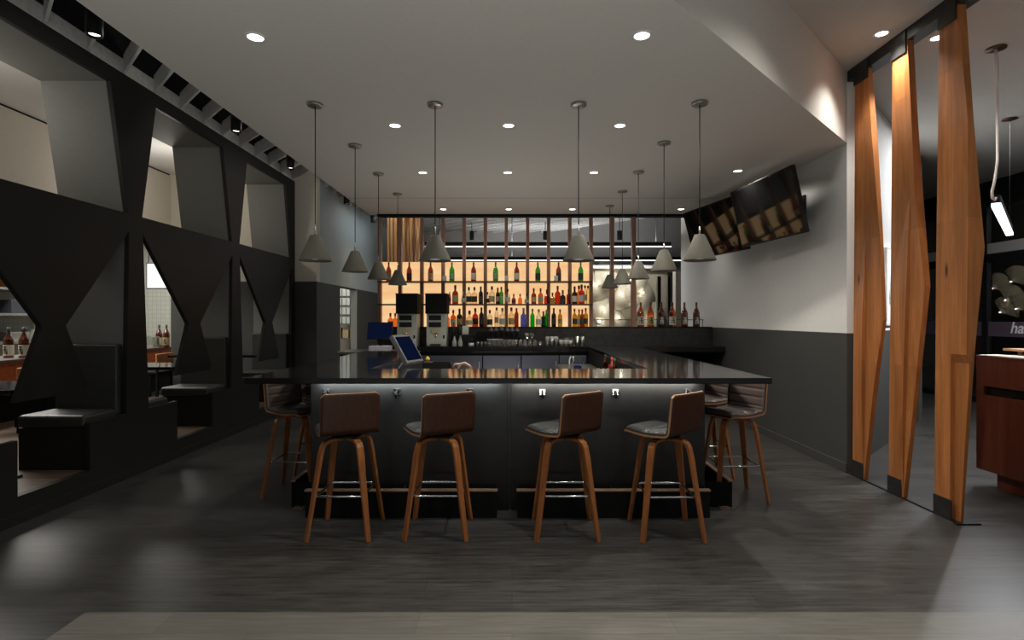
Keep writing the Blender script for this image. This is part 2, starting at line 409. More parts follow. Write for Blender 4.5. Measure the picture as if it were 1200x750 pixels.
# ------------------------------------------------------------------ ceiling baffles (45 degrees)
def baffle(y_at_wall, x0, x1, label, group):
    # runs from (x0, y_at_wall) towards +x,-y
    L = (x1-x0)*math.sqrt(2)
    o = MB().box(0, L, -.011, .011, 0, .17).build('ceiling_baffle', 'baffle_grey')
    o.location = (x0, y_at_wall, H+2.27); o.rotation_euler = (0, 0, -PI/4)
    tag(o, label, 'baffle', group); return o
n = 0
y = 3.35
while y < YE+2.6:
    xl = XL+.002 if y < YE else -3.235
    yy = y if y < YE else y-.365
    if yy > YE+.2 or y < YE:
        baffle(yy, xl, -2.42, '%s grey ceiling baffle from the entry, in the slot beside the bar ceiling' % ORD[n], 'grey ceiling baffles along the left slot'); n += 1
    y += .43
n = 0
yc = YB+.9
for i in range(19):          # behind the bottle wall
    c = 9.35 - 3.2 + .43*i + 3.2     # y+x constant
    c = 7.6 + .43*i
    pts = []
    x0 = max(-3.2, c-14.55); x1 = min(XR-.05, c-9.15)
    if x1-x0 < .5: continue
    baffle(c-x0, x0, x1, '%s diagonal grey baffle, counted from the left, seen above the bottle wall' % ORD[n], 'grey ceiling baffles in the room behind the bottles'); n += 1

# track rails over the slot + cylinder spots
for i, x in enumerate((-3.05,)):
    o = MB().box(x-.012, x+.012, 3.0, 14.4, H+2.56, H+2.60).build('track_rail', 'dark_steel')
    tag(o, 'thin grey lighting rail in the black slot above the ceiling baffles', 'rail')
def cylinder_spot(loc, label, drop=.16):
    t = thing('cylinder_spotlight', label, 'spotlight', loc, 0, 'black cylinder spotlights')
    MB().lathe([(.05,0),(.055,.01),(.055,.2),(.0,.2)], seg=24, cap=False).build('housing', 'black_metal', t)
    MB().lathe([(0,.016),(.036,.016)], seg=20, cap=False).build('lens', 'spot_lens', t)
    MB().lathe([(.036,.015),(.052,.004)], seg=24, cap=False).build('reflector', 'black_metal', t)
    MB().tube([(0,0,.2),(0,0,.2+drop)], .009).build('stem', 'black_metal', t)
    return t
SP = [(-3.02, 3.95, 'nearest black cylinder spotlight hanging in the baffled slot'),
      (-3.02, 5.98, 'second nearest black cylinder spotlight hanging in the baffled slot'),
      (-3.02, 7.45, 'third nearest black cylinder spotlight in the slot, above the lattice end'),
      (-2.95, 9.75, 'black cylinder spotlight in the dark passage ceiling, nearer one'),
      (-2.95, 11.6, 'black cylinder spotlight in the dark passage ceiling, farther one by the posts'),
      (wx(553,13), 13, 'small black cylinder spotlight seen over the third bay of the bottle wall'),
      (wx(639,13), 13, 'small black cylinder spotlight seen beside the middle post of the bottle wall'),
      (wx(726,12.2), 12.2, 'small black cylinder spotlight seen between the two freestanding wooden posts')]
for x, y, lb in SP:
    z = {0: wz(35,3.95)}.get(SP.index((x,y,lb)))
    z = H+2.04
    if y > 12: z = H + (373-281)*y/F
    cylinder_spot((x, y, z), lb, drop=(H+2.56-z-.2) if abs(x+3) < .1 else 3.0+H-z-.2-.0 if y > 12 else H+2.6-z-.2)

# ------------------------------------------------------------------ recessed downlights
def downlight(loc, label, group, power=16, ang=110, col=(1,.94,.86)):
    t = thing('recessed_downlight', label, 'downlight', loc, 0, group)
    MB().lathe([(.062,0),(.062,-.005),(.047,-.007),(.044,0)], seg=28, cap=False).build('trim_ring', 'wall_white', t)
    MB().lathe([(0,-.003),(.045,-.003)], seg=24, cap=False).build('lens', 'lamp_white', t)
    lamp('SPOT', (loc[0], loc[1], loc[2]-.02), power, col, .05, angle=ang, blend=.7, name='downlight_beam')
G = 'recessed downlights in the bar ceiling'
for x, y, lb in ((-1.55,3.3,'recessed round downlight in the nearest row, on the side of the booths'),
                 (.78,3.28,'recessed round downlight in the nearest row, on the side of the timber columns'),
                 (-1.03,4.81,'recessed round downlight in the second row, on the booth side'),
                 (-.03,4.81,'recessed round downlight in the middle of the second row'),
                 (.95,4.81,'recessed round downlight in the second row, on the television side'),
                 (-1.04,6.36,'recessed round downlight in the third row, on the booth side'),
                 (-.05,6.36,'recessed round downlight in the middle of the third row'),
                 (.954,6.36,'recessed round downlight in the third row, on the television side'),
                 (2.6,6.29,'recessed round downlight above the wall televisions'),
                 (-1.07,8.5,'recessed round downlight by the bottle wall, above the dispensers'),
                 (-.05,8.5,'recessed round downlight in the middle of the row by the bottle wall'),
                 (.94,8.5,'recessed round downlight by the bottle wall, above the glasses'),
                 (2.63,8.5,'recessed round downlight by the bottle wall, at the far television corner')):
    downlight((x, y, ZC), lb, G, 90 if x > 2 and y < 8 else (95 if x > 0 else 32) if y < 4 else 105 if x > .9 and y < 8 else 26 if y < 8 else 16, ang=152 if x > .7 and y < 8 else 110)
for x in (-1.55, .78): downlight((x, 1.75, ZC), 'recessed round downlight near the entry, on the %s side' % ('booth' if x < 0 else 'column'), G, 42)
downlight((3.10,4.58,ZH), 'recessed round downlight beside the top of the first timber column', 'recessed downlights in the entry ceiling', 75, col=(1,.96,.9))
downlight((2.25,3.05,ZH), 'recessed round downlight beside the diagonal soffit, the one nearest the entry', 'recessed downlights in the entry ceiling', 75, ang=130, col=(1,.96,.9))
downlight((3.62,4.65,ZH), 'bright recessed downlight flaring between the second and third timber columns', 'recessed downlights in the entry ceiling', 75)

# ------------------------------------------------------------------ pendants
def pendant():
    t = thing('cone_pendant_lamp', '', 'pendant lamp', (0,0,0), 0, 'grey cone pendant lamps over the bar')
    b_ = .455+H-ZC     # bottom rim relative to ceiling
    MB().lathe([(0,0),(.062,0),(.062,-.018),(.058,-.022),(0,-.022)], seg=28, cap=False).build('canopy', 'nickel', t)
    MB().tube([(0,0,-.02),(0,0,b_+.29)], .004, seg=8).build('cord', 'black_metal', t)
    MB().tube([(0,0,b_+.20),(0,0,b_+.27)], .007, seg=10).build('cord_grip', 'nickel', t)
    s = MB(); s.lathe([(.0,b_+.205),(.036,b_+.203),(.042,b_+.196),(.126,b_+.004),(.126,b_),(.121,b_),(.038,b_+.188),(0,b_+.190)], seg=40, cap=False)
    s.build('shade', 'concrete_shade', t)
    MB().lathe([(0,b_+.022),(.105,b_+.022),(.108,b_+.026),(0,b_+.026)], seg=28, cap=False).build('diffuser', 'lamp_soft', t)
    return t
p0 = pendant(); first = True
rows = [('booth-side', [(-1.56,4.33),(-1.54,5.36),(-1.565,6.4),(-1.56,7.45)]),
        ('left middle', [(-.609,4.33)]), ('right middle', [(.528,4.33)]),
        ('television-side', [(1.478,4.30),(1.47,5.28),(1.465,6.33),(1.475,7.3),(1.475,8.24)])]
for nm, lst in rows:
    for i, (x, y) in enumerate(lst):
        o = p0 if first else copy_tree(p0); first = False
        if len(lst) == 1: lb = 'grey cone pendant lamp over the front counter, the one above the %s stools' % ('second' if 'left' in nm else 'third')
        else: lb = 'grey cone pendant lamp, %s from the front in the %s row' % (ORD[i], nm)
        place(o, (x, y, ZC), label=lb)
        lamp('SPOT', (x, y, H+.455+.015), 16, (1,.94,.85), .07, angle=130, blend=.6, name='pendant_beam')

# ------------------------------------------------------------------ bar counter
bar = thing('bar_counter', 'long black bar counter with dark steel front, seating stools on three sides', 'bar counter', (0, 4.267, 0))
def B(mb, name, mat, **kw): return mb.build(name, mat, bar, **kw)
oy = 4.267
Z1, Z0 = 1.07, 1.027
ring = [(-1.934,3.93),(1.873,3.93),(1.873,8.30),(1.16,8.30),(1.16,4.66),(-1.20,4.66),(-1.20,7.2),(-1.934,7.2)]
B(MB().prism([(x, y-oy) for x, y in ring], P3(Z0), P3(Z1)), 'countertop', 'stone_black', bevel=.004)
# front panels
f = MB(); f.box(-1.573, -.035, 0, .05, .0, Z0-.001); B(f, 'front_panel', 'bar_panel', bevel=.003)
f = MB(); f.box(-.008, 1.507, 0, .05, .0, Z0-.001); B(f, 'front_panel', 'bar_panel', bevel=.003)
B(MB().box(-.0345, -.0085, .004, .05, 0, Z0-.001), 'panel_joint', 'dark_steel')
B(MB().box(-1.573, -1.53, .05, 2.93, 0, Z0-.001), 'side_panel', 'bar_panel', bevel=.003)
B(MB().box(1.464, 1.507, .05, 4.03, 0, Z0-.001), 'side_panel', 'bar_panel', bevel=.003)
B(MB().box(-1.20, 1.16, .43, .47, 0, Z0-.001), 'inner_panel', 'black_matte')
B(MB().box(-1.24, -1.20, .47, 2.93, 0, Z0-.001), 'inner_panel', 'black_matte')
B(MB().box(1.16, 1.20, .47, 4.03, 0, Z0-.001), 'inner_panel', 'black_matte')
# foot ledges: thin upright plates with a narrow copper-coloured nosing, standing off the bar
for a, b_ in ((-1.553, -.113), (.04, 1.487)):
    l = B(MB().box(a, b_, -.165, -.158, 0, .198), 'foot_ledge', 'black_matte')
    MB().box(a-.006, b_+.006, -.170, -.125, .198, .211).build('ledge_trim', 'copper_trim', l, bevel=.002)
    for x in (a, (a+b_)/2, b_-.008): MB().box(x, x+.008, -.157, -.001, 0, .197).build('ledge_bracket', 'black_matte', l)
for sx, x0, x1, y1 in ((-1, -1.755, -1.574, 2.9), (1, 1.508, 1.752, 3.9)):
    xo = x0 if sx < 0 else x1; xi = x1 if sx < 0 else x0
    l = B(MB().box(min(xo, xo-sx*.007), max(xo, xo-sx*.007), .08, y1, 0, .198), 'foot_ledge', 'black_matte')
    MB().box(min(xo+sx*.006, xo-sx*.03), max(xo+sx*.006, xo-sx*.03), .075, y1, .198, .211).build('ledge_trim', 'copper_trim', l, bevel=.002)
    for y in (.08, 1.5, y1-.01): MB().box(min(xo-sx*.0075, xi), max(xo-sx*.0075, xi), y, y+.008, 0, .197).build('ledge_bracket', 'black_matte', l)
    k = MB(); k.box(min(xo-sx*.03, xo-sx*.11), max(xo-sx*.03, xo-sx*.11), .02, .079, 0, .007)
    k.lathe([(0,.0071),(.012,.0071),(.012,.014),(0,.014)], c=(xo-sx*.07,.05,0), seg=12)
    k.build('floor_flange', 'copper_trim', l)
# led strip under slab
B(MB().box(-1.55, 1.49, -.03, -.008, Z0-.012, Z0-.001), 'led_strip', 'led_strip')
lamp('AREA', (-.8, 4.22, Z0-.015), 7, (.90,.97,1), 1.4, size_y=.02, rot=(R(55),0,0), name='strip_light')
lamp('AREA', (.72, 4.22, Z0-.015), 7, (1,.97,.93), 1.4, size_y=.02, rot=(R(55),0,0), name='strip_light')
# purse hooks
for px in (383, 465.5, 551, 635.5, 721, 807):
    x = wx(px, 4.267)
    h = B(MB().box(x-.026, x+.026, -.012, 0, .90, .95), 'purse_hook', 'chrome', bevel=.003)
    k = MB(); k.tube([(x,-.012,.932),(x,-.04,.93),(x,-.05,.905),(x,-.04,.885),(x,-.012,.885)], .007, seg=8); k.tube([(x-.02,-.012,.91),(x-.03,-.045,.925)], .004); k.tube([(x+.02,-.012,.91),(x+.03,-.045,.925)], .004)
    k.build('hook_arm', 'black_metal', h)
# ------------------------------------------------------------------ back counter
bc = thing('back_bar_counter', 'black back bar counter with steel fridge doors below the bottle wall', 'counter', (0, 8.3, 0))
MB().box(-2.15, XR-.003, .002, .535, .985, 1.07).build('countertop', 'stone_black', bc, bevel=.004)
MB().box(-2.15, 1.16, .06, .53, 0, .984).build('cabinet_body', 'black_matte', bc)
xs = [-2.1, -1.28, -.45, .14, .72, 1.14]
for a, b_ in zip(xs, xs[1:]):
    dr = MB().box(a+.008, b_-.008, .035, .059, .1, .93).build('door', 'fridge_door', bc, bevel=.003)
    MB().tube([(b_-.05,.01,.62),(b_-.05,.01,.84)], .007).build('handle', 'brushed_steel', dr)
bc2 = thing('bar_service_counter', 'low grey counter end carrying the upright till screen beside the passage', 'counter', (-1.97, 7.6, 0))
MB().box(-.48, .47, 0, .69, .995, 1.03).build('countertop', 'granite_grey', bc2, bevel=.003)
MB().box(-.44, .43, .04, .66, 0, .994).build('cabinet_body', 'black_matte', bc2)
ic = thing('bar_work_counter', 'stainless work counter hidden low behind the front of the bar', 'counter', (0, 4.75, 0))
MB().box(-1.19, 1.15, 0, .62, .85, .88).build('countertop', 'brushed_steel', ic, bevel=.003)
for x in (-1.1, -.4, .35, 1.05):
    for y in (.05, .57): MB().tube([(x,y,0),(x,y,.85)], .02).build('leg', 'brushed_steel', ic)
sk = thing('bar_sink_counter', 'stainless sink counter along the inside of the television-side bar arm', 'counter', (.95, 6.8, 0))
w = MB(); w.box(-.29, .2, -1.35, 1.2, .80, .83); w.box(-.25, .16, -.2, .4, .62, .799); w.build('basin_top', 'brushed_steel', sk, bevel=.003)
for x in (-.25, .16):
    for y in (-1.25, 1.1): MB().tube([(x,y,0),(x,y,.8)], .02).build('leg', 'brushed_steel', sk)
MB().box(-.27, .18, -1.3, 1.15, .3, .33).build('lower_shelf', 'brushed_steel', sk)
# back wall ledge (dark riser)
struct(MB().box(-2.18, XR-.001, 8.85, 9.2, 0, 1.36).build('wall_back', 'black_matte', bevel=.004))
struct(MB().box(-2.18, XR-.001, 8.84, 8.849, 1.071, 1.34).build('trim_back', 'dark_steel'))
# ------------------------------------------------------------------ shelving screen
sc = thing('bottle_shelving', 'tall wooden shelving screen with a glowing panel of bottles', 'shelving', (0, 8.99, 1.36))
z0 = 1.36
px = [444.5, 468.5, 494, 519, 543.8, 568.7, 593.3, 618.3, 643, 668, 693]
for p in px:
    x = wx(p, 8.99)
    MB().box(x-.027, x+.027, -.005, .09, 0.002, ZC-z0-.036).build('post', 'post_wood', sc, bevel=.003)
for zz in (wz(329.8, 8.95)-z0, wz(356.3, 8.95)-z0):
    MB().box(wx(444.5,8.99), wx(693,8.99), -.16, .11, zz-.022, zz).build('shelf', 'shelf_wood', sc, bevel=.002)
zt = wz(307, 9.1)-z0
MB().box(wx(444.5,8.99)+.02, wx(693,8.99)-.02, .12, .135, .0, zt).build('backlit_panel', 'backlit_panel', sc)
MB().box(-2.2, XR-.01, -.09, .06, ZC-z0-.035, ZC-z0).build('header', 'black_matte', sc)
for i, p in enumerate((717, 742.3)):
    x = wx(p, 8.99)
    # freestanding tapered faceted post
    q = MB(); lv = [(0,.030,.05),(.45,.040,.05),(1.0,.026,.05),(ZC-.037-z0,.034,.05)]
    rings = [[q.bm.verts.new((sx*w_, sy*d_, z_)) for sx, sy in ((-1,-1),(1,-1),(1,1),(-1,1))] for z_, w_, d_ in lv]
    for a, b_ in zip(rings, rings[1:]):
        for k in range(4): q.face([a[k], a[(k+1)%4], b_[(k+1)%4], b_[k]])
    q.face(rings[0]); q.face(rings[-1])
    o = q.build('wooden_post', 'post_wood', loc=(x, 8.99, z0))
    tag(o, ['faceted wooden post just past the end of the bottle shelves', 'faceted wooden post farther from the bottle shelves, nearer the television'][i], 'post', 'freestanding posts beside the bottle shelves')
r_ = thing('ledge_rail', 'thin black gallery rail along the ledge behind the brown bottles', 'rail', (0, 8.99, z0))
MB().tube([(wx(697,9), .12, .115), (wx(827,9), .12, .115)], .006).build('bar', 'black_metal', r_)
for p in (700, 742, 785, 826): MB().tube([(wx(p,9), .12, 0), (wx(p,9), .12, .115)], .006).build('support', 'black_metal', r_)

# ------------------------------------------------------------------ bottles
PROFILES = {   # radius, z as fraction of height ; (label z0,z1) ; neck top
 'sake':   ([(.125,0),(.135,.01),(.135,.52),(.128,.60),(.075,.72),(.045,.80),(.040,.93)], (.08,.42), .93, 1.0),
 'wine':   ([(.118,0),(.125,.01),(.125,.58),(.11,.66),(.05,.74),(.045,.95)], (.15,.45), .93, 1.0),
 'liquor': ([(.15,0),(.16,.01),(.16,.55),(.145,.62),(.06,.70),(.052,.88)], (.12,.45), .88, 1.0),
 'squat':  ([(.19,0),(.205,.02),(.21,.42),(.18,.56),(.075,.64),(.065,.84)], (.12,.40), .84, 1.0),
 'slim':   ([(.10,0),(.11,.01),(.11,.66),(.08,.76),(.05,.82),(.045,.93)], (.2,.5), .92, 1.0),
}
proto = {}
def bottle(kind, h, glass, lab, cap, loc, label, group, cat='bottle', mark=False, seg=14):
    prof, (l0, l1), nt_, top = PROFILES[kind]
    key = (kind, round(h,3), glass, lab, cap, mark)
    if key in proto:
        o = copy_tree(proto[key]); o.location = loc; o['label'] = label; o['group'] = group; return o
    rmax = max(r for r, z in prof)*h
    o = MB().lathe([(r*h, z*h) for r, z in prof], seg=seg).build('bottle', glass, loc=loc)
    tag(o, label, cat, group)
    if lab:
        rr = [r*h for r, z in prof if z >= .01][0]*1.02
        lbm = MB().lathe([(rr, l0*h), (rr, l1*h)], seg=seg, cap=False).build('label', lab, o)
        if mark:
            k = MB(); rk = rr+.0012
            for (a0, a1, f0, f1) in ((-.5,.5,.80,.88),(-.15,.05,.30,.85),(-.6,.6,.52,.60),(-.55,-.35,.12,.45),(.3,.55,.10,.45),(-.2,.35,.18,.26),(.1,.25,.3,.8)):
                za, zb = (l0+(l1-l0)*f0)*h, (l0+(l1-l0)*f1)*h; st = 4
                for s_ in range(st):
                    u0 = -PI/2+a0+(a1-a0)*s_/st; u1 = -PI/2+a0+(a1-a0)*(s_+1)/st
                    k.face([k.bm.verts.new((rk*math.cos(u), rk*math.sin(u), z)) for u, z in ((u0,za),(u1,za),(u1,zb),(u0,zb))])
            k.build('brush_lettering', mark, lbm)
            MB().lathe([(.112*h,.60*h),(.083*h,.69*h)], seg=seg, cap=False).build('neck_label', lab, o)
    rc = prof[-1][0]*h*1.15
    MB().lathe([(rc,(nt_-.07)*h),(rc,top*h),(0,top*h)], seg=10, cap=False).build('cap', cap, o)
    proto[key] = o
    return o
# top shelf sake bottles
def zs(y): return wz(y, 8.95)
top = [(455.5,'glass_brown','tan_label'),(479.6,'glass_brown','dark_label'),(504.6,'glass_brown','tan_label'),(529.6,'glass_green','green_label'),(555,'glass_brown','paper_label'),
       (580.8,'glass_green','green_label'),(605.5,'glass_brown','paper_label'),(630.3,'glass_green','dark_label'),(654.6,'glass_brown','dark_label'),(680.5,'glass_green','dark_label')]
cn = {'glass_brown':'brown','glass_green':'green','glass_vivid_green':'bright green','glass_dark_green':'dark green','glass_dark':'near-black','glass_amber':'amber','glass_orange':'orange',
      'glass_red':'red','glass_blue':'blue','glass_yellow':'yellow-green','glass_cream':'cream','glass_clear':'clear'}
lnm = {'paper_label':'white','tan_label':'tan','green_label':'pale green','dark_label':'black',None:'no'}
occupied = [(wx(p, 8.99), 9.03, .045, 0) for p in px] + [(wx(p, 8.99), 9.03, .045, 1) for p in px] + [(wx(p, 8.99), 9.03, .045, 2) for p in px]
def settle(p, r, lvl, ymin=8.84):
    best = None
    for y in (8.92, 8.90, 8.95, 8.88, 8.97, 9.0, 9.03, 8.87, 9.05, 9.06, 8.86):
        if y-r < ymin-.02 or y+r > 9.10: continue
        x = wx(p, y)
        pen = max([0]+[r+r2+.002-math.hypot(x-x2, y-y2) for x2, y2, r2, l2 in occupied if l2 == lvl])
        if best is None or pen < best[0]-1e-6: best = (pen, x, y)
        if pen == 0: break
    if best is None: best = (0, wx(p, 8.95), 8.95)
    occupied.append((best[1], best[2], r, lvl)); return best[1], best[2]
for i, (p, gl, lb) in enumerate(top):
    x_, y_ = settle(p, .043, 0)
    bottle('sake', .31, gl, lb, 'cap_brown' if gl == 'glass_brown' else 'cap_green', (x_, y_, zs(329.8)+.001), '%s sake bottle, %s label, %s from the booth side on the top shelf' % (cn[gl], lnm[lb], ORD[i]), 'sake bottles on the top shelf', seg=18)
mid = [(527,'slim',.19,'glass_red','dark_label','cap_silver'),(533.5,'liquor',.30,'glass_brown','tan_label','cap_brown'),(543,'liquor',.20,'glass_clear','paper_label','cap_silver'),
 (549.5,'liquor',.27,'glass_clear','dark_label','cap_black'),(556,'liquor',.27,'glass_cream','dark_label','cap_black'),(563.5,'wine',.28,'glass_dark','dark_label','cap_black'),
 (571.5,'liquor',.19,'glass_clear','dark_label','cap_black'),(576.5,'liquor',.28,'glass_clear','tan_label','cap_black'),(583.3,'wine',.26,'glass_dark','tan_label','cap_black'),(587.5,'wine',.27,'glass_green','green_label','cap_brown'),
 (595,'liquor',.24,'glass_clear','paper_label','cap_black'),(602,'squat',.16,'glass_red','dark_label','cap_black'),(609.5,'squat',.16,'glass_orange',None,'cap_black'),(617.3,'squat',.17,'glass_clear','paper_label','cap_black'),
 (625.5,'liquor',.25,'glass_brown','tan_label','cap_black'),(633.5,'liquor',.25,'glass_amber','green_label','cap_black'),(641,'squat',.23,'glass_red',None,'cap_black'),
 (647.5,'squat',.18,'glass_yellow','tan_label','cap_black'),(653.5,'liquor',.29,'glass_red',None,'cap_red'),(659.5,'squat',.22,'glass_dark','dark_label','cap_black'),(666.3,'liquor',.23,'glass_red',None,'cap_black'),
 (673.4,'liquor',.28,'glass_dark','paper_label','cap_black'),(678.5,'liquor',.30,'glass_orange',None,'cap_black'),(681.6,'liquor',.31,'glass_red','paper_label','cap_black'),(685.6,'slim',.30,'glass_clear','paper_label','cap_black'),(689.0,'slim',.29,'glass_cream',None,'cap_black')]
bot = [(457.5,'squat',.22,'glass_orange','paper_label','cap_brown'),(463.2,'squat',.22,'glass_orange',None,'cap_brown'),(523.5,'squat',.25,'glass_orange',None,'cap_black'),(531.2,'liquor',.27,'glass_amber','paper_label','cap_black'),
 (538.5,'liquor',.29,'glass_dark','tan_label','cap_black'),(550.2,'squat',.26,'glass_cream','paper_label','cap_brown'),(557,'liquor',.30,'glass_red','dark_label','cap_black'),(564.2,'wine',.31,'glass_dark','dark_label','cap_black'),
 (574,'liquor',.27,'glass_clear','dark_label','cap_black'),(582,'slim',.31,'glass_clear','tan_label','cap_black'),(588.7,'liquor',.30,'glass_clear','paper_label','cap_silver'),(599.3,'liquor',.31,'glass_cream','tan_label','cap_red'),
 (605.3,'slim',.30,'glass_brown',None,'cap_brown'),(613.5,'liquor',.30,'glass_blue',None,'cap_silver'),(624,'wine',.29,'glass_vivid_green',None,'cap_red'),(631.4,'liquor',.28,'glass_clear','paper_label','cap_silver'),
 (636.8,'liquor',.25,'glass_dark_green','dark_label','cap_green'),(640.3,'slim',.27,'glass_vivid_green',None,'cap_silver'),(649,'wine',.30,'glass_dark','dark_label','cap_black'),(656.3,'wine',.28,'glass_yellow','tan_label','cap_brown'),
 (673.3,'wine',.29,'glass_yellow','dark_label','cap_brown'),(678.6,'wine',.28,'glass_yellow','paper_label','cap_red'),(682.3,'wine',.28,'glass_brown','dark_label','cap_brown'),(686.4,'wine',.30,'glass_yellow','dark_label','cap_brown')]
kn = {'slim':'slim','liquor':'straight-sided','wine':'wine-shaped','squat':'squat'}
for lst, yy, nm, sh in ((mid, 356.3, 'middle', 'middle shelf'), (bot, 383, 'bottom', 'ledge below the shelves')):
    for i, (p, k, h, gl, lb, cp) in enumerate(lst):
        z = (zs(yy) if nm == 'middle' else 1.36)+.001
        rm = max(q[0] for q in PROFILES[k][0])*h*1.02
        x_, y_ = settle(p, rm, 1 if nm == 'middle' else 2, 8.84 if nm == 'middle' else 8.86)
        bottle(k, h*1.02, gl, lb, cp, (x_, y_, z), '%s %s bottle, %s from the booth side on the %s' % (cn[gl], kn[k], ORD[i], sh), 'liquor bottles on the '+sh)
for i, p in enumerate((521, 593.6, 651.5)):
    o = MB().box(-.03,.03,-.02,.02,0,.085).build('small_white_card_box', 'white_glaze', loc=(wx(p,8.86), 8.86, zs(329.8)+.001), bevel=.004)
    tag(o, 'small white box on the top bottle shelf, %s from the booth side' % ORD[i], 'box', 'small white boxes on the top shelf')
for i, (p, lb) in enumerate(((750.8,'paper_label'),(762.4,'tan_label'),(775,'dark_label'),(788,'paper_label'),(802,'dark_label'),(816,'dark_label'))):
    bottle('sake', .40, 'glass_amber' if i < 4 else 'glass_brown', lb, 'cap_brown', (wx(p,8.93), 8.93, 1.361),
           'large amber sake bottle on the black ledge, %s from the wooden post' % ORD[i], 'large sake bottles on the black ledge', mark='ink' if lb != 'dark_label' else 'paper_label', seg=22)

# ------------------------------------------------------------------ things on the back counter
def machine(px, w, label):
    x = wx(px, 8.5)
    t = thing('sake_dispenser', label, 'dispenser', (x, 8.5, 1.07), 0, 'white drink dispensers on the back counter')
    b_ = MB(); b_.box(-.15, .15, -.12, .18, 0, .50); b_.build('body', 'machine_white', t, bevel=.006)
    MB().box(-.115, .075, -.128, -.119, .40, .475).build('display_window', 'black_metal', t)
    MB().box(-.115, .075, -.128, -.119, .295, .37).build('display_window', 'black_metal', t)
    MB().box(-.075, .055, -.15, -.119, .20, .265).build('nozzle_block', 'tan_label', t, bevel=.004)
    MB().lathe([(.014,0),(.018,.05),(.018,.07)], c=(0,-.14,.135), seg=12).build('nozzle', 'chrome', t)
    MB().box(-.09, .07, -.17, -.119, .02, .035).build('drip_tray', 'black_metal', t)
    MB().box(.10, .13, -.124, -.119, .12, .17).build('switch', 'black_metal', t)
    MB().box(-.165, .165, -.15, .2, .50, .80).build('bottle_box', 'black_matte', t, bevel=.004)
    MB().box(-.172, .172, -.157, .207, .80, .812).build('box_lid', 'black_metal', t, bevel=.002)
machine(478.5, 0, 'white drink dispenser topped by a black box, next to the till screens')
machine(512.5, 0, 'white drink dispenser topped by a black box, nearer the white carafes')
# small black shelf with carafes
s = thing('counter_riser_shelf', 'low black wire shelf on the back counter carrying two dark bottles', 'shelf', (wx(536,8.5), 8.55, 1.07))
MB().box(-.12, .25, -.09, .09, .165, .175).build('shelf_board', 'black_metal', s)
for x in (-.11, .24):
    for y in (-.08, .08): MB().tube([(x,y,0),(x,y,.165)], .006).build('leg', 'black_metal', s)
for i, p in enumerate((532.5, 539.5)):
    o = MB().lathe([(.032,0),(.038,.01),(.036,.06),(.018,.11),(.011,.14),(.016,.158),(.014,.158),(.009,.14),(0,.135)], seg=20, cap=False).build('ceramic_carafe', 'white_glaze', loc=(wx(p,8.5), 8.5, 1.07))
    tag(o, 'white ceramic sake carafe under the wire shelf, %s one' % ('nearer the dispensers' if i == 0 else 'nearer the black box'), 'carafe', 'white ceramic carafes')
    bottle('liquor', .19, 'cap_black', None, 'cap_black', (wx(p-1.5,8.5), 8.55, 1.245), 'short black bottle on the wire shelf above the %s white carafe' % ORD[i], 'short black bottles on the wire shelf')
o = MB().box(-.05,.05,-.006,.006,0,.135).build('table_card', 'white_glaze', loc=(wx(545,8.5), 8.56, 1.247)); o.rotation_euler = (R(-8),0,0)
tag(o, 'pale framed card leaning at the end of the wire shelf', 'card')
o = thing('blue_dispenser_can', 'small blue and white canister beside the black box', 'canister', (wx(552.5,8.45), 8.42, 1.07))
MB().lathe([(.035,0),(.04,.01),(.04,.05)], seg=18).build('base_cup', 'white_glaze', o)
MB().lathe([(.036,.05),(.034,.10),(.02,.125),(.0,.13)], seg=18).build('top', 'glass_blue', o)
o = MB().box(-.08,.08,-.1,.1,0,.22).build('black_storage_box', 'black_matte', loc=(wx(565,8.62), 8.68, 1.071), bevel=.006)
tag(o, 'plain black box on the back counter left of the shakers', 'box')
o = MB().box(-.26,.26,-.08,.08,0,.13).build('riser_box', 'black_matte', loc=(wx(591,8.66), 8.7, 1.071), bevel=.005)
tag(o, 'long black riser block under the row of dark shakers', 'riser')
for i, p in enumerate((575.5, 581.5, 588, 594.5, 600, 606)):
    t = thing('cocktail_shaker', 'dark steel cocktail shaker on the black riser, %s from the dispensers' % ORD[i], 'shaker', (wx(p,8.68), 8.68, 1.201), 0, 'dark cocktail shakers in a row')
    hh = .155 if i != 2 else .175
    MB().lathe([(.026,0),(.036,hh*.6),(.037,hh*.62)], seg=18).build('tin', 'dark_steel', t)
    MB().lathe([(.037,hh*.62),(.030,hh*.8),(.016,hh*.88),(.016,hh),(0,hh)], seg=18, cap=False).build('cap', 'fridge_door', t)
gp = {}
def tumbler(kind, loc, label, group):
    if kind in gp:
        o = copy_tree(gp[kind]); return place(o, loc, label=label, group=group)
    if kind == 'tumbler': pr = [(0,0),(.030,0),(.038,.10),(.036,.10),(.029,.012),(0,.012)]
    elif kind == 'shot': pr = [(0,0),(.022,0),(.028,.07),(.026,.07),(.021,.015),(0,.015)]
    elif kind == 'highball': pr = [(0,0),(.030,0),(.034,.15),(.032,.15),(.029,.012),(0,.012)]
    elif kind == 'martini': pr = [(.034,0),(.034,.003),(.005,.01),(.004,.07),(.05,.125),(.048,.125),(.0,.075)]
    elif kind == 'upside': pr = [(.036,0),(.030,.10),(0,.10)]
    o = MB().lathe(pr, seg=16, cap=False).build({'tumbler':'tumbler','shot':'shot_glass','highball':'highball_glass','martini':'cocktail_glass','upside':'upturned_tumbler'}[kind], 'glass_tumbler', loc=loc)
    tag(o, label, 'glass', group); gp[kind] = o; return o
GG = 'drinking glasses on the back counter'
def gl(kind, p, level, z, y, desc):
    global gi
    tumbler(kind, (wx(p, y), y, z), desc, GG)
cnt = {}
nmk = {'tumbler':'clear tumbler','shot':'small clear shot glass','highball':'tall clear highball glass','martini':'stemmed cocktail glass','upside':'upturned clear tumbler'}
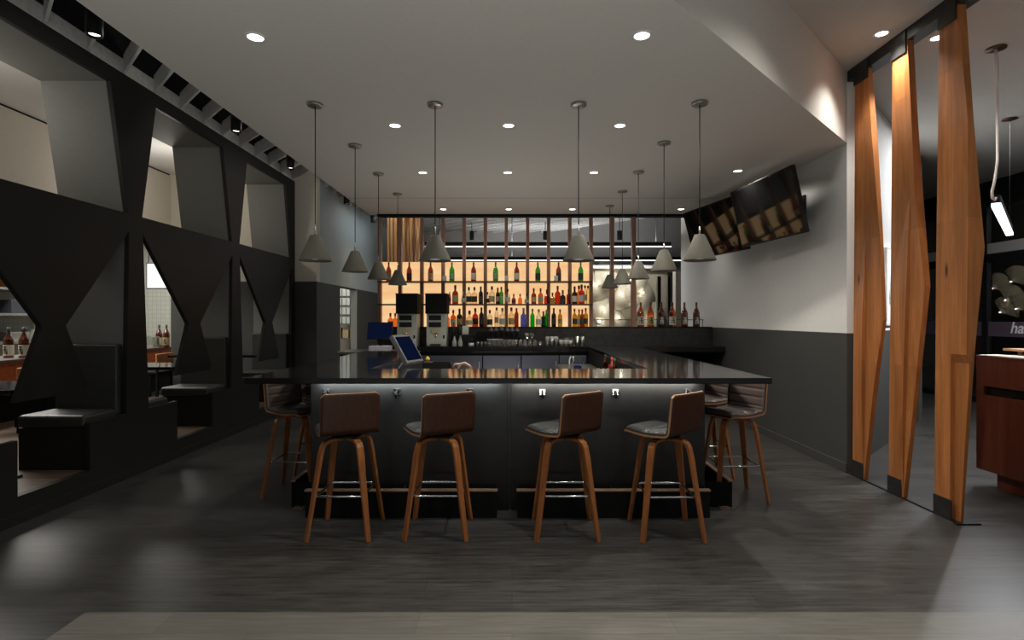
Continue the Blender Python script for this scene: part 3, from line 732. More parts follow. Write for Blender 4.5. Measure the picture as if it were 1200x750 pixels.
def gset(kind, plist, z, y, where):
    for i, p in enumerate(plist):
        tumbler(kind, (wx(p,y), y, z), '%s %s, %s from the dispensers' % (nmk[kind], where, ORD[i]), GG)
gset('shot', (560, 564.5, 569), 1.07, 8.42, 'at the counter edge before the black box')
gset('upside', (574, 579.5, 585, 590.5, 596, 601.5), 1.07, 8.42, 'in the long row before the shakers')
gset('tumbler', (577, 582.5, 588, 593.5, 599, 604.5), 1.07, 8.51, 'in the second row before the shakers')
gset('upside', (610, 615.5, 621, 626.5), 1.07, 8.42, 'in the lower tier below the stacked pair')
gset('tumbler', (617.5, 623.5), 1.171, 8.42, 'stacked on top of the lower tier')
gset('shot', (633,), 1.07, 8.40, 'standing alone between the groups')
gset('highball', (641.5, 647, 652), 1.07, 8.43, 'in the group of tall glasses')
gset('tumbler', (658, 663.5, 669), 1.07, 8.40, 'before the stemmed glasses')
gset('martini', (664, 672.5), 1.07, 8.55, 'standing behind the tumblers')
gset('highball', (676.5, 682.5), 1.07, 8.43, 'at the far end of the counter')
o = MB().lathe([(.03,0),(.034,.03),(.0,.045)], seg=14).build('blue_bottle_stopper', 'fridge_door', loc=(wx(615,8.34), 8.35, 1.07)); tag(o, 'small blue-grey bar stopper at the counter edge below the glasses', 'stopper')
t = thing('glass_rack', 'flat wire glass rack lying on the upturned tumblers', 'rack', (wx(580,8.42), 8.42, 1.171))
k = MB()
for i in range(7): k.tube([(-.12+.04*i,-.04,.006),(-.12+.04*i,.04,.006)], .003, seg=6)
for y in (-.04, .04): k.tube([(-.12,y,.006),(.12,y,.006)], .004, seg=6)
k.build('wire_grid', 'brushed_steel', t)

# ------------------------------------------------------------------ tills
t = thing('till_terminal', 'upright till screen with a navy display on the low counter end', 'till', (wx(446,7.9), 7.9, 1.03), 0)
MB().box(-.15,.15,-.1,.1,0,.075).build('printer_base', 'pos_white', t, bevel=.01)
MB().box(-.03,.03,0,.04,.075,.17).build('neck', 'black_metal', t)
T_ = Matrix.Translation((0,-.03,.29)) @ Matrix.Rotation(R(-14), 4, 'X') @ Matrix.Rotation(R(0), 4, 'Z')
MB().box(-.18,.18,-.012,.02,-.125,.125, T=T_).build('screen_body', 'black_metal', t, bevel=.004)
MB().box(-.168,.168,-.0135,-.012,-.113,.113, T=T_).build('display', 'screen_navy', t)
t = thing('till_terminal', 'tilted till terminal seen from the side, behind the front counter', 'till', (wx(474,5.1), 5.1, .88), 0)
MB().box(-.14,.05,-.09,.09,0,.10).build('base', 'black_metal', t, bevel=.01)
T_ = Matrix.Translation((.03,0,.335)) @ Matrix.Rotation(R(-20), 4, 'Z') @ Matrix.Rotation(R(-32), 4, 'Y')
MB().box(-.035,.012,-.15,.15,-.15,.15, T=T_).build('screen_body', 'pos_grey', t, bevel=.006)
MB().box(.012,.0135,-.13,.13,-.125,.125, T=T_).build('display', 'screen_navy', t)
T2 = Matrix.Translation((-.06,0,.19)) @ Matrix.Rotation(R(35), 4, 'Y')
MB().box(-.025,.025,-.05,.05,-.11,.11, T=T2).build('neck', 'pos_grey', t, bevel=.005)
t = thing('bar_caddy', 'black garnish caddy standing behind the front counter beside the tilted till', 'caddy', (wx(513,5.2), 5.2, .88))
w = MB(); w.box(-.13,.13,-.08,.08,0,.02); w.box(-.13,-.12,-.08,.08,.02,.20); w.box(.12,.13,-.08,.08,.02,.20); w.box(-.13,.13,-.08,-.07,.02,.20); w.box(-.13,.13,.07,.08,.02,.20)
for x in (-.05,.05): w.box(x-.003,x+.003,-.07,.07,.02,.19)
w.build('tray', 'black_metal', t)
MB().box(-.125,-.05,-.075,.075,.2,.205).build('lid', 'dark_steel', t)
o = MB().lathe([(0,0),(.012,.004),(.022,.02),(.022,.03),(.012,.046),(.004,.052),(0,.052)], seg=14, cap=False).build('lemon', 'yellow_peel', loc=(wx(501,5.2), 5.2, 1.086)); tag(o, 'small yellow lemon resting on the black garnish caddy', 'lemon')
t = thing('copper_faucet', 'curved copper bar faucet just behind the front counter', 'faucet', (wx(537,5.15), 5.15, .88))
MB().tube([(0,0,0),(0,0,.15),(.02,0,.19),(.06,0,.2),(.11,0,.17),(.13,0,.13)], .012, seg=10).build('spout', 'copper_trim', t)
MB().tube([(-.03,0,.12),(-.05,0,.17),(-.03,0,.19),(.02,0,.19)], .008, seg=8).build('lever', 'copper_trim', t)
MB().lathe([(.025,0),(.025,.012),(.014,.016)], seg=14).build('flange', 'copper_trim', t)
t = thing('chrome_faucet', 'chrome faucet on the sink counter inside the bar', 'faucet', (.78, 7.4, .83))
MB().tube([(0,0,0),(0,0,.12),(.02,-.03,.16),(.04,-.07,.15),(.05,-.09,.11)], .011, seg=10).build('spout', 'chrome', t)
MB().tube([(.03,0,.05),(.06,0,.10)], .007, seg=8).build('lever', 'chrome', t)
o = MB().box(-.05,.05,-.03,.03,0,.05).build('blue_cloth', 'glass_blue', loc=(.86, 7.15, .831), bevel=.01); tag(o, 'small folded blue cloth beside the chrome faucet', 'cloth')
rk = thing('speed_rail', 'narrow steel bottle rail on the inner side of the bar arm', 'rail', (1.10, 6.2, .83))
w = MB(); w.box(-.06,.055,-.4,.4,0,.01); w.box(-.06,-.055,-.4,.4,.01,.07); w.box(.05,.055,-.4,.4,.01,.07); w.build('trough', 'brushed_steel', rk)
for i, (y, g_, c_) in enumerate(((6.02,'glass_red','cap_red'),(5.86,'glass_yellow','cap_green'),(6.45,'glass_amber','cap_black'))):
    bottle('wine' if i != 0 else 'liquor', .23, 'cap_red' if i == 0 else g_, None, c_, (1.10, y, .841), '%s bottle standing in the steel rail inside the bar' % ('red', 'yellow-green', 'amber')[i], 'bottles in the steel rail')

# ------------------------------------------------------------------ bar stools
def sweep(mb, prof, thick, width, nx=10, mats=(0,1), rim=0., bulge=0.):
    """prof: list of (y,z); thick(i) offsets along the inner normal; width(i) half width"""
    n = len(prof); outer = []; inner = []
    for i, (y, z) in enumerate(prof):
        a = Vector(prof[max(i-1,0)]); b_ = Vector(prof[min(i+1,n-1)]); t_ = (b_-a).normalized(); nn = Vector((t_.y, -t_.x))
        if i == 0: sgn = None
        th = thick(i/(n-1)); hw = width(i/(n-1)); ro = []; ri = []
        for k in range(nx+1):
            u = -1+2*k/nx; x = hw*u; e_ = 1-abs(u)**8*.6 if rim else 1
            bow = bulge*u*u*max(0, (i/(n-1)-.5))*2       # back wraps forward slightly
            ro.append(mb.bm.verts.new((x, y+bow, z))); ri.append(mb.bm.verts.new((x, y-nn.x*th*e_*-1+bow, z-nn.y*th*e_*-1)))
        outer.append(ro); inner.append(ri)
    for i in range(n-1):
        for k in range(nx):
            mb.face([outer[i][k], outer[i][k+1], outer[i+1][k+1], outer[i+1][k]], True, mats[0])
            mb.face([inner[i][k], inner[i+1][k], inner[i+1][k+1], inner[i][k+1]], True, mats[0])
        mb.face([outer[i][0], outer[i+1][0], inner[i+1][0], inner[i][0]], False, mats[1])
        mb.face([outer[i][nx], inner[i][nx], inner[i+1][nx], outer[i+1][nx]], False, mats[1])
    for i in (0, n-1):
        for k in range(nx): mb.face([outer[i][k], inner[i][k], inner[i][k+1], outer[i][k+1]], False, mats[1])
def shell_profile(off=0.):
    """from seat front to top of the back; forward is +y"""
    P = []
    P += [(.215, .688), (.205, .697), (.185, .700)]
    for i in range(1, 12): P.append((.185-.30*i/12, .700-.012*math.sin(PI*i/12)))
    cy, cz, r = -.115, .755, .055
    for i in range(0, 9):
        a = -PI/2 - (R(82))*i/8
        P.append((cy+r*math.cos(a), cz+r*math.sin(a)))
    y0_, z0_ = P[-1]
    for i in range(1, 14): P.append((y0_-.035*i/13, z0_+.245*i/13))
    return P
def stool(leather):
    t = thing('bar_stool', '', 'bar stool', (0,0,0), 0, 'walnut bar stools around the counter')
    def wid(s, hw=.195, c=.026):
        L = .80; a = s*L; w_ = hw
        for e in (a, L-a):
            if e < c: w_ = min(w_, hw-c+math.sqrt(max(0, c*c-(c-e)**2)))
        return max(.02, w_)
    P = shell_profile()
    sh = MB(); sweep(sh, P, lambda s: .014, wid, nx=12, bulge=.012)
    shell = sh.build('seat_shell', ['walnut_back', 'ply_edge'], t)
    # cushion offset to inner side
    Pi = []
    n = len(P)
    for i, (y, z) in enumerate(P):
        a = Vector(P[max(i-1,0)]); b_ = Vector(P[min(i+1,n-1)]); tt = (b_-a).normalized(); nn = Vector((tt.y, -tt.x))
        Pi.append((y+nn.x*.0145, z+nn.y*.0145))
    # resample finely for the stitched channels
    def lerp(Pl, m_):
        out = []
        for i in range(m_+1):
            s_ = i/m_*(len(Pl)-1); k = min(int(s_), len(Pl)-2); f_ = s_-k
            out.append((Pl[k][0]*(1-f_)+Pl[k+1][0]*f_, Pl[k][1]*(1-f_)+Pl[k+1][1]*f_))
        return out
    Pf = lerp(Pi[1:-1], 90)
    def th(s):
        e = min(1, min(s, 1-s)/.03); base_ = .032*math.sqrt(max(.02, e))
        base_ -= .007*(abs(math.cos(s*PI*9))**14) if s > .12 else 0
        return base_
    cu = MB(); sweep(cu, Pf, th, lambda s: wid(s*.97+.015)-.006, nx=16, mats=(0,0), rim=1, bulge=.012)
    cush = cu.build('cushion', leather, t)
    pl = MB(); pl.lathe([(.10,.668),(.105,.672),(.105,.682),(.0,.686)], seg=24); pl.lathe([(.03,.650),(.03,.668)], seg=16)
    pl.build('swivel_plate', 'black_metal', t)
    for sx in (-1, 1):
        for sy in (-1, 1):
            path = []
            for a, z in ((.02,.657),(.07,.658),(.098,.655),(.118,.640),(.128,.615),(.138,.56),(.170,.30),(.208,0)):
                path.append(Vector((sx*a*1.0, sy*a*1.0, z)))
            l = MB(); rings = []
            dr = Vector((sx, sy, 0)).normalized(); tg = Vector((-sy*1., sx*1., 0)).normalized()
            # broad face looks sideways along x, like bent ply ribs
            for i, p in enumerate(path):
                a = path[max(i-1,0)]; b_ = path[min(i+1,len(path)-1)]; tt = (b_-a).normalized(); nn = tt.cross(tg).normalized()
                w_ = .025 if i < 5 else .025-.008*(1-p.z/.615)
                th_ = .011 if i < 6 else .010
                rings.append([l.bm.verts.new(p+tg*w_*u+nn*th_*v) for u, v in ((-1,-1),(1,-1),(1,1),(-1,1))])
            for a, b_ in zip(rings, rings[1:]):
                for k in range(4): l.face([a[k], a[(k+1)%4], b_[(k+1)%4], b_[k]])
            l.face(rings[0]); l.face(rings[-1])
            l.build('leg', 'stool_leg', t, bevel=.003)
    q = .158; z = .29
    f_ = MB(); cr = .02; pts = []
    for cx_, cy_, a0 in ((q-cr,q-cr,0),(-q+cr,q-cr,90),(-q+cr,-q+cr,180),(q-cr,-q+cr,270)):
        for k in range(4): a = R(a0+30*k); pts.append((cx_+cr*math.cos(a), cy_+cr*math.sin(a), z))
    f_.tube(pts, .008, seg=10, closed=True); f_.build('footrest', 'chrome', t)
    return t
st = stool('leather_grey')
def turn(o, a):
    for c in o.children:
        if c.name.split('.')[0] in ('seat_shell', 'cushion'): c.rotation_euler = (0, 0, a)
stb = None
spots = [((-1.17,3.865), 25, 0, 'first walnut bar stool along the counter front, counted from the booth side'),
         ((-.517,3.875), 30, 0, 'second walnut bar stool along the counter front, counted from the booth side'),
         ((.373,3.87), 38, 0, 'third walnut bar stool along the counter front, seat swivelled towards the booths'),
         ((1.08,3.85), 40, 0, 'fourth walnut bar stool along the counter front, nearest the timber columns'),
         ((-1.87,4.75), -116, 1, 'nearer brown leather bar stool tucked under the booth-side arm of the counter'),
         ((-1.87,5.42), -108, 1, 'farther brown leather bar stool tucked under the booth-side arm of the counter'),
         ((1.868,4.62), 116, 1, 'nearer brown leather bar stool tucked under the television-side arm of the counter'),
         ((1.868,5.32), 108, 1, 'farther brown leather bar stool tucked under the television-side arm of the counter')]
for i, ((x, y), a, br, lb) in enumerate(spots):
    o = st if i == 0 else copy_tree(st)
    place(o, (x, y, 0), label=lb); turn(o, R(a))
    if br:
        for c in o.children:
            if c.name.startswith('cushion'):
                if stb is None: stb = c.data.copy(); stb.materials[0] = M['leather_brown']
                c.data = stb

# ------------------------------------------------------------------ televisions
def tv(c, yaw, tilt, label):
    t = thing('television', label, 'television', c); t.rotation_euler = (0, 0, 0)
    # local axes: length along u, screen normal n
    L, Hh = 1.23, .70
    u = Vector((math.sin(yaw), -math.cos(yaw), 0)); nh = Vector((-math.cos(yaw), -math.sin(yaw), 0))
    up = Vector((0,0,1))*math.cos(tilt)+nh*math.sin(tilt); nn = u.cross(up)
    if nn.dot(nh) < 0: nn = -nn
    T_ = Matrix((( u.x, nn.x, up.x, 0),(u.y, nn.y, up.y, 0),(u.z, nn.z, up.z, 0),(0,0,0,1)))
    MB().box(-L/2, L/2, -.045, 0, -Hh/2, Hh/2, T=T_).build('housing', 'black_metal', t, bevel=.004)
    MB().box(-L/2+.012, L/2-.012, 0, .002, -Hh/2+.02, Hh/2-.012, T=T_).build('screen', 'tv_screen', t)
    xw = XR - c[0]
    k = MB(); k.box(xw-.03, xw-.002, -.12, .12, -.15, .15); k.box(min(.06,xw-.03), xw-.03, -.03, .03, -.03, .03)
    k.build('wall_mount', 'black_metal', t)
tv((2.839,6.149,H+1.213), .108, .231, 'nearer black television tilted down from the right wall')
tv((2.73,7.43,H+1.20), .22, .28, 'farther black television tilted down beside the bottle wall')

# ------------------------------------------------------------------ timber columns
def column(A, C, D, foot, cap, bf, label, yref, recess=False):
    """A, C, D: lists of (px,y) edges of the broad face / side face, along the wall line X=XR"""
    t = thing('timber_column', label, 'timber column', (XR, yref, 0), 0, 'faceted timber columns at the entry')
    def interp(L, y):
        L = sorted(L, key=lambda q: q[1])
        if y <= L[0][1]: return L[0][0]
        for (x0,y0_),(x1,y1_) in zip(L, L[1:]):
            if y <= y1_: return x0+(x1-x0)*(y-y0_)/(y1_-y0_)
        return L[-1][0]
    def Yof(px_): return 640*XR/(px_-600)
    yk = [p[1] for p in C]
    # levels by true height, evaluated at near edge
    lev = []
    for (cx_, cy_), (dx_, dy_) in zip(C, D):
        Yc = Yof(cx_); z = H+(373-cy_)*Yc/F
        lev.append([z, Yc, (dx_-600)*Yc/F-XR, cy_])
    lev.sort(); lev[0][0] = 0.0; lev[-1][0] = ZH-.002
    w = MB(); rings = []
    for z, Yc, tk, py in lev:
        Ya = Yof(interp(A, py)); Yb = Yof(interp(bf, py)) if bf else (Ya+Yc)/2
        Yb = max(Yc+.004, Yb)
        bo = .028 if (bf and not recess and bf[0][1] < py < max(yk)) else 0.
        ins = .028 if (recess and py > bf[0][1]) else 0.
        tk = max(tk, .03)
        pts = [(0, Ya-yref), (-bo, Yb-yref), (ins, Yb-yref-.003), (ins, Yc-yref), (max(tk, ins+.02), Yc-yref+.0), (.10, (Yc+Ya)/2-yref+.02), (.09, Ya-yref)]
        rings.append([w.bm.verts.new((x, y, z)) for x, y in pts])
    for a, b_ in zip(rings, rings[1:]):
        n_ = len(a)
        for k in range(n_): w.face([a[k], a[(k+1)%n_], b_[(k+1)%n_], b_[k]])
    w.face(rings[0]); w.face(rings[-1])
    w.build('timber', 'oak_column', t)
    (fx0, fx1, fy) = foot; Y0, Y1 = Yof(fx1), Yof(fx0)
    zf = H+(373-fy)*Y1/F
    MB().box(-.008, .0, Y0-yref, Y1-yref+.004, 0, zf).build('steel_shoe', 'dark_steel', t, bevel=.001)
    (fx0, fx1, fy) = cap; Y0, Y1 = Yof(fx1), Yof(fx0)
    zf = H+(373-fy)*Y1/F
    MB().box(-.014, -.003, Y0-yref, Y1-yref+.004, zf, ZH-.02).build('steel_cap', 'dark_steel', t, bevel=.001)
    return t
column([(1002,78),(1001,300),(999,560)], [(1016.5,78),(1021,151),(1031,276),(1035,375),(1024,451),(1012.5,562)], [(1021,78),(1028,151),(1033.5,276),(1036,375),(1029.5,451),(1017,562)],
       (999,1012,538), (1002,1018,101), [(1014,350),(1012,562)], 'faceted oak column nearest the television wall', 5.05)
column([(1046,50),(1044,300),(1041,580)], [(1062.5,50),(1068,138),(1072,230),(1084,335),(1070,480),(1058.5,585)], [(1070,50),(1075.6,138),(1082,230),(1090.4,335),(1075,480),(1063.5,585)],
       (1041,1057,556), (1046,1062.5,72), [(1066,330),(1058,585)], 'faceted oak column in the middle, its top lit golden', 4.63)
column([(1101,2),(1097,300),(1095,605)], [(1121,2),(1134,140),(1134,290),(1132.5,416),(1132,426),(1121,609)], [(1131,2),(1141,140),(1154,290),(1142,416),(1141.5,426),(1123.5,609)],
       (1095,1115.5,578), (1101,1121.5,36), [(1114,421),(1113,609)], 'widest oak column, nearest the entry, with dark knots', 4.02, recess=True)
struct(MB().box(XR-.002, XR+.12, 3.3, 5.29, ZH-.10, ZH-.001).build('trim_header', 'dark_steel'))
struct(MB().box(XR-.005, XR+.02, 3.98, 5.29, 0, .012).build('trim_floor_track', 'black_metal'))
o = MB().box(-.03, .15, -.02, .01, 0, .012).build('base_plate', 'black_metal', loc=(XR, 3.975, 0)); tag(o, 'flat black steel plate on the floor at the foot of the widest column', 'plate')
# ------------------------------------------------------------------ entry side
t = thing('host_desk', 'dark cherry wood host stand with a black slot, right of the timber columns', 'host stand', (4.2, 4.94, 0))
w = MB(); w.box(0, .85, -1.6, 0, .15, .82); w.box(.03, .85, -1.6, 0, .82, .90, mi=1); w.box(0, .03, -.075, 0, .82, .90); w.box(0, .85, -1.6, 0, .90, 1.15)
w.build('body', ['cherry_desk', 'black_matte'], t)
MB().box(.10, .8, -1.55, -.10, 0, .149).build('plinth', 'cherry_desk', t)
MB().box(-.004, .86, -1.61, .005, 1.151, 1.168).build('top_edge', 'cherry_desk', t, bevel=.002)
MB().box(.22, .85, -1.5, -.02, 1.21, 1.23).build('raised_top', 'desk_top', t, bevel=.003)
for y in (-1.4, -.1): MB().box(.3, .8, y-.02, y+.02, 1.169, 1.209).build('riser', 'desk_top', t)
for i, (x, y, a, lb) in enumerate(((4.31,4.78,12,'sheet of paper at the far corner of the host stand'),(4.33,4.47,-8,'sheet of paper under the pen on the host stand'))):
    o = MB().box(-.10,.10,-.14,.14,0,.004).build('paper_sheet', 'paper_label', loc=(x, y, 1.170)); o.rotation_euler = (0,0,R(a)); tag(o, lb, 'paper', 'papers on the host stand')
o = MB().tube([(-.07,0,.006),(.07,0,.006)], .005).build('pen', 'black_metal', loc=(4.33, 4.47, 1.176)); o.rotation_euler = (0,0,R(50)); tag(o, 'black pen lying on papers on the host stand', 'pen')
# linear pendant
t = thing('linear_pendant_lamp', 'bright linear LED pendant hanging from two dark canopies near the windows', 'pendant lamp', (4.28, 4.83, ZH))
dx, dy = 5.96-4.28, 6.54-4.83; zl = H+1.02-ZH
for q in ((0,0),(dx,dy)): MB().lathe([(0,0),(.075,0),(.075,-.012),(0,-.014)], c=(q[0],q[1],0), seg=28, cap=False).build('canopy', 'shelf_wood', t)
MB().tube([(0,0,-.01),(.01,0,-.3),(.005,-.01,-1.0),(-.02,-.01,-1.18),(-.035,0,-1.27),(-.03,0,-1.33),(-.01,0,-1.345),(0,0,-1.32)], .011, seg=8).build('cord', 'wall_white', t)
MB().tube([(dx,dy,-.01),(dx,dy,zl+.04)], .0018, seg=6).build('suspension_wire', 'black_metal', t)
ln = math.hypot(dx,dy); T_ = Matrix.Translation((0,0,zl)) @ Matrix.Rotation(math.atan2(dy,dx), 4, 'Z')
MB().box(0, ln, -.03, .03, .002, .07, T=T_).build('housing', 'black_metal', t)
MB().box(.01, ln-.01, -.032, .032, -.03, .001, T=T_).build('diffuser', 'led_cool', t)
# backlit picture on diagonal wall
def dpt(s, off=0): return Vector((XR+s/math.sqrt(2)+off/math.sqrt(2), 5.3+s/math.sqrt(2)-off/math.sqrt(2), 0))
c = dpt(1.87, .0)
t = thing('backlit_picture', 'bright backlit picture of palm leaves on the wall behind the columns', 'picture', (c.x, c.y, H+.375), PI/4)
MB().box(-.27, .27, -.03, -.001, -.46, .46).build('frame', 'white_glaze', t)
MB().box(-.25, .25, -.034, -.031, -.44, .44).build('lit_panel', 'lightbox', t)
k = MB()
for i in range(16):
    a = R(-80+i*10+random.uniform(-4,4)); L_ = random.uniform(.2,.34); bx, bz = -.05, -.25
    tip = (bx+L_*math.sin(a)*.8, bz+L_*math.cos(a)+.12); mid_ = (bx+L_*.5*math.sin(a), bz+L_*.6*math.cos(a))
    tip = (max(-.245, min(.245, tip[0])), tip[1])
    k.face([k.bm.verts.new((x, -.036, z)) for x, z in ((bx,bz),(mid_[0]-.015,mid_[1]),tip,(mid_[0]+.015,mid_[1]-.01))])
k.build('palm_leaves', 'plant_green', t)
# window wall on the entry side
XW = 8.34
struct(MB().box(XW-.02, XW+.1, 3.0, 12.2, ZH-.45, ZH-.001).build('window_1_header', 'black_metal'))
struct(MB().box(XW-.03, XW+.08, 3.0, 12.2, H+1.12, H+1.30).build('trim_window', 'wall_grey_paint'))
w = MB()
for y in (4.0, 5.6, 7.2, 8.0, 9.6, 10.6, 11.6): w.box(XW-.04, XW+.06, y-.05, y+.05, 0, H+2.0)
w.box(XW-.04, XW+.06, 3.0, 12.2, H+.98, H+1.12); w.box(XW-.03, XW+.05, 3.0, 12.2, 0, .1)
struct(w.build('window_1', 'black_metal'))
struct(MB().box(XW+.0, XW+.01, 3.0, 12.2, .1, H+1.98).build('window_1_glass', 'window_glass'))
struct(MB().box(5.98, 8.6, 12.2, 12.3, 0, 4.7).build('wall_far_right', 'wall_charcoal'))
struct(MB().box(5.93, 6.03, 8.03, 12.3, 0, 4.7).build('wall_corridor', 'wall_charcoal'))
o = MB().box(XW-.012, XW-.002, 3.0, 12.15, H-.31, H-.06).build('window_film_band', 'purple_film'); tag(o, 'purple-grey film band running along the windows, carrying white lettering', 'window film')
cu = bpy.data.curves.new('window_lettering', 'FONT'); cu.body = 'ha'; cu.size = .26; cu.shear = .25; cu.extrude = .002; cu.offset = .004
o = bpy.data.objects.new('window_lettering', cu); COL.objects.link(o); cu.materials.append(M['white_letter'])
me = bpy.data.meshes.new_from_object(o); bpy.data.objects.remove(o); o = bpy.data.objects.new('window_lettering', me); COL.objects.link(o)
o.location = (XW-.016, 9.13, H-.245); o.rotation_euler = (PI/2, 0, -PI/2); tag(o, 'white italic letters on the purple window band', 'lettering')
# outside: dark street; backdrop walls and roof added to block world light
struct(MB().box(XW+.12, 20, -3, 18, -.12, -.02).build('ground_outside', 'black_matte'))
struct(MB().box(14, 14.2, -3, 18, -.02, 6).build('backdrop_outside', 'wall_charcoal'))
struct(MB().box(XW+.12, 14.2, -3, 18, 5.8, 6).build('blocker_outside', 'plenum_black'))
struct(MB().box(XW+.12, 14.2, 17.5, 17.7, -.02, 6).build('backdrop_outside_end', 'wall_charcoal'))
def fan_reflection(loc, rz, s, label):  # lamps outside stand in for shell lights reflected in the glass
    t = thing('fan_reflection_lamp', label, 'wall lamp', loc, rz, 'fan-shaped lamps modelled for window reflections'); 
    k = MB()
    cv = k.bm.verts.new((0,-.10*s,0)); prev = None
    for i in range(13):
        a = R(-20+i*13); v_ = k.bm.verts.new((s*.5*math.cos(a), 0, s*.5*math.sin(a)))
        v2 = k.bm.verts.new((s*.5*math.cos(a), .02, s*.5*math.sin(a)))
        if prev: k.face([cv, prev[0], v_], True); k.face([prev[0], prev[1], v2, v_])
        prev = (v_, v2)
    k.build('shell', 'shell_cream', t)
    MB().lathe([(0,-.02),(.03,0),(0,.02)], c=(0,-.14*s,0), seg=12, cap=False).build('bulb', 'shell_lamp', t)
for i, (px_, py_) in enumerate(((1168,338),(1190,330),(1183,352),(1196,362),(1177,366))):
    X_ = 13.9; Y_ = X_*F/(px_-600); 
    fan_reflection((X_, Y_, H+(373-py_)*Y_/F), -PI/2, .9, 'fan-shaped lamp modelled for a reflection in the entry windows, %s from the dark mullion' % ORD[i])
for i, yy in enumerate((13.9, 15.0, 16.1)):
    t = thing('patio_chair', 'dim red patio chair beyond the windows, %s from the street end' % ORD[i], 'chair', (10.4+i*.7, yy-1.5-i*.5, -.02), R(90), 'patio chairs outside')
    MB().box(-.25,.25,-.25,.25,.42,.48).build('seat', 'red_seat', t, bevel=.01)
    MB().box(-.25,.25,.2,.25,.5,1.15).build('backrest', 'red_seat', t, bevel=.01)
    for sx in (-.22,.22):
        for sy in (-.22,.22): MB().tube([(sx,sy,0),(sx,sy,.42)], .015).build('leg', 'black_metal', t)

# ------------------------------------------------------------------ rear room
for i, (Y, y, xa, xb) in enumerate(((11, 289.7, -1.75, 3.2), (13.4, 305.8, -2.1, 4.55))):
    z = wz(y, Y)
    t = thing('linear_ceiling_lamp', '%s long white LED bar hanging in the room behind the bottles' % ('nearer', 'farther')[i], 'pendant lamp', (0, Y, z), 0, 'long LED bars behind the bottle wall')
    MB().box(xa, xb, -.03, .03, .008, .10).build('housing', 'black_metal', t)
    MB().box(xa, xb, -.034, .0, 0.004, .018).build('diffuser', 'led_cool', t)
    for x in (xa+.3, 0, xb-.3): MB().tube([(x,0,.1),(x,0,H+3.1-z)], .008).build('hanger', 'black_metal', t)
    lamp('AREA', ((xa+xb)/2, Y, z-.03), 30, (.95,.97,1), 4.5, size_y=.02, name='led_down')
    lamp('AREA', ((xa+xb)/2, Y, z+.12), 45, (.95,.97,1), 4.5, size_y=.1, rot=(PI,0,0), name='baffle_fill')  # upward fill added to brighten the baffles; the bars only shine down
# hanging golden slats left
gx = [455.5, 459.5, 464, 469, 473.5, 478, 482, 486, 490]
for i, p in enumerate(gx):
    Y = 10.6 + (i % 2)*.25; x = wx(p, Y); wdt = .055+.02*((i*7) % 3)/2
    k = MB(); a, b_ = wdt*.5, wdt*.28
    k.hexa([(-b_,-.05,0),(b_,-.05,0),(b_,.05,0),(-b_,.05,0),(-a,-.05,2.39),(a,-.05,2.39),(a,.05,2.39),(-a,.05,2.39)])
    o = k.build('hanging_timber_fin', 'slat_gold', loc=(x, Y, H+.85)); tag(o, 'golden vertical timber fin behind the shelves, %s from the passage' % ORD[i], 'timber fin', 'golden timber fins above the bottles')
lamp('SPOT', (-2.1, 9.6, H+2.5), 90, (1,.78,.5), .1, rot=(R(40),0,0), angle=80, name='slat_light')
# shell feature panel
t = thing('shell_feature_wall', 'cream feature panel of overlapping shell shapes with small glaring lamps', 'feature panel', (3.0, 13.9, 0))
MB().box(-.98, .95, 0, .1, .6, H+1.25).build('backing', 'shell_cream', t)
MB().box(-1.03, 1.0, -.25, .1, H+1.25, H+1.33).build('frame_head', 'wall_white', t)
for i, (px_, py_) in enumerate(((699,333),(702,377),(706,361),(727,344),(724,372),(741,355),(752,343),(760,372),(716,322),(738,328))):
    Y = 13.8; x, z = wx(px_, Y)-3.0, wz(py_, Y)
    k = MB(); rr_ = .42
    seg = 28
    Tt = Matrix.Translation((x, -.06, z)) @ Matrix.Rotation(R(-8), 4, 'X') @ Matrix.Rotation(R(12*(-1)**i), 4, 'Z') @ Matrix.Rotation(PI/2, 4, 'X')
    k.lathe([(0,.05),(rr_*.5,.035),(rr_,0),(rr_,-.01),(0,-.01)], seg=seg, cap=False, T=Tt)
    sh_ = k.build('shell', 'shell_cream', t)
    MB().lathe([(0,-.03),(.035,0),(0,.03)], c=(x, -.20, z), seg=12, cap=False).build('lamp_bulb', 'shell_lamp', sh_)
w = MB()
for a, b_ in ((770,774),(782,784.5)): w.box(wx(a,12.5), wx(b_,12.5), 12.45, 12.55, 0, wz(324,12.5))
o = w.build('dark_mullions', 'black_metal'); struct(o); o.name = 'window_2'
struct(MB().box(wx(790,11), wx(798,11), 10.9, 11.1, 0, wz(318,11)).build('column_white', 'wall_beige'))
# book rack through the passage opening
t = thing('bright_shelf_rack', 'white lit storage rack seen through the passage opening', 'rack', (-4.2, 13.6, 0))
lamp('AREA', (-4.2, 12.4, 3.6), 45, (.95,.98,1), 1.0, name='storage_fill')  # small fill without a fixture, added to light the storage rack
for z in (.3, .98, 1.34, 1.565, 1.795, 2.025, 2.30): MB().box(-.4,.4,-.1,.25,z,z+.03).build('shelf', 'pos_grey', t)
for x in (-.43, .40): MB().box(x,x+.03,-.1,.25,0,2.4).build('upright', 'pos_grey', t)
for zi, z in enumerate((1.37, 1.595, 1.825, 2.055)):
    for k in range(8):
        w_ = .065+.012*((k*5+zi*3) % 3)
        o = MB().box(-w_/2, w_/2, -.09, .1, 0, .165).build('white_binder', 'white_glaze', loc=(-4.2-.345+k*.098, 13.6, z+.002), bevel=.004)
        tag(o, 'upright white binder, %s from the wall on the %s row of the lit rack' % (ORD[k], ('lowest','second','third','topmost')[zi]), 'binder', 'white binders on the lit rack')
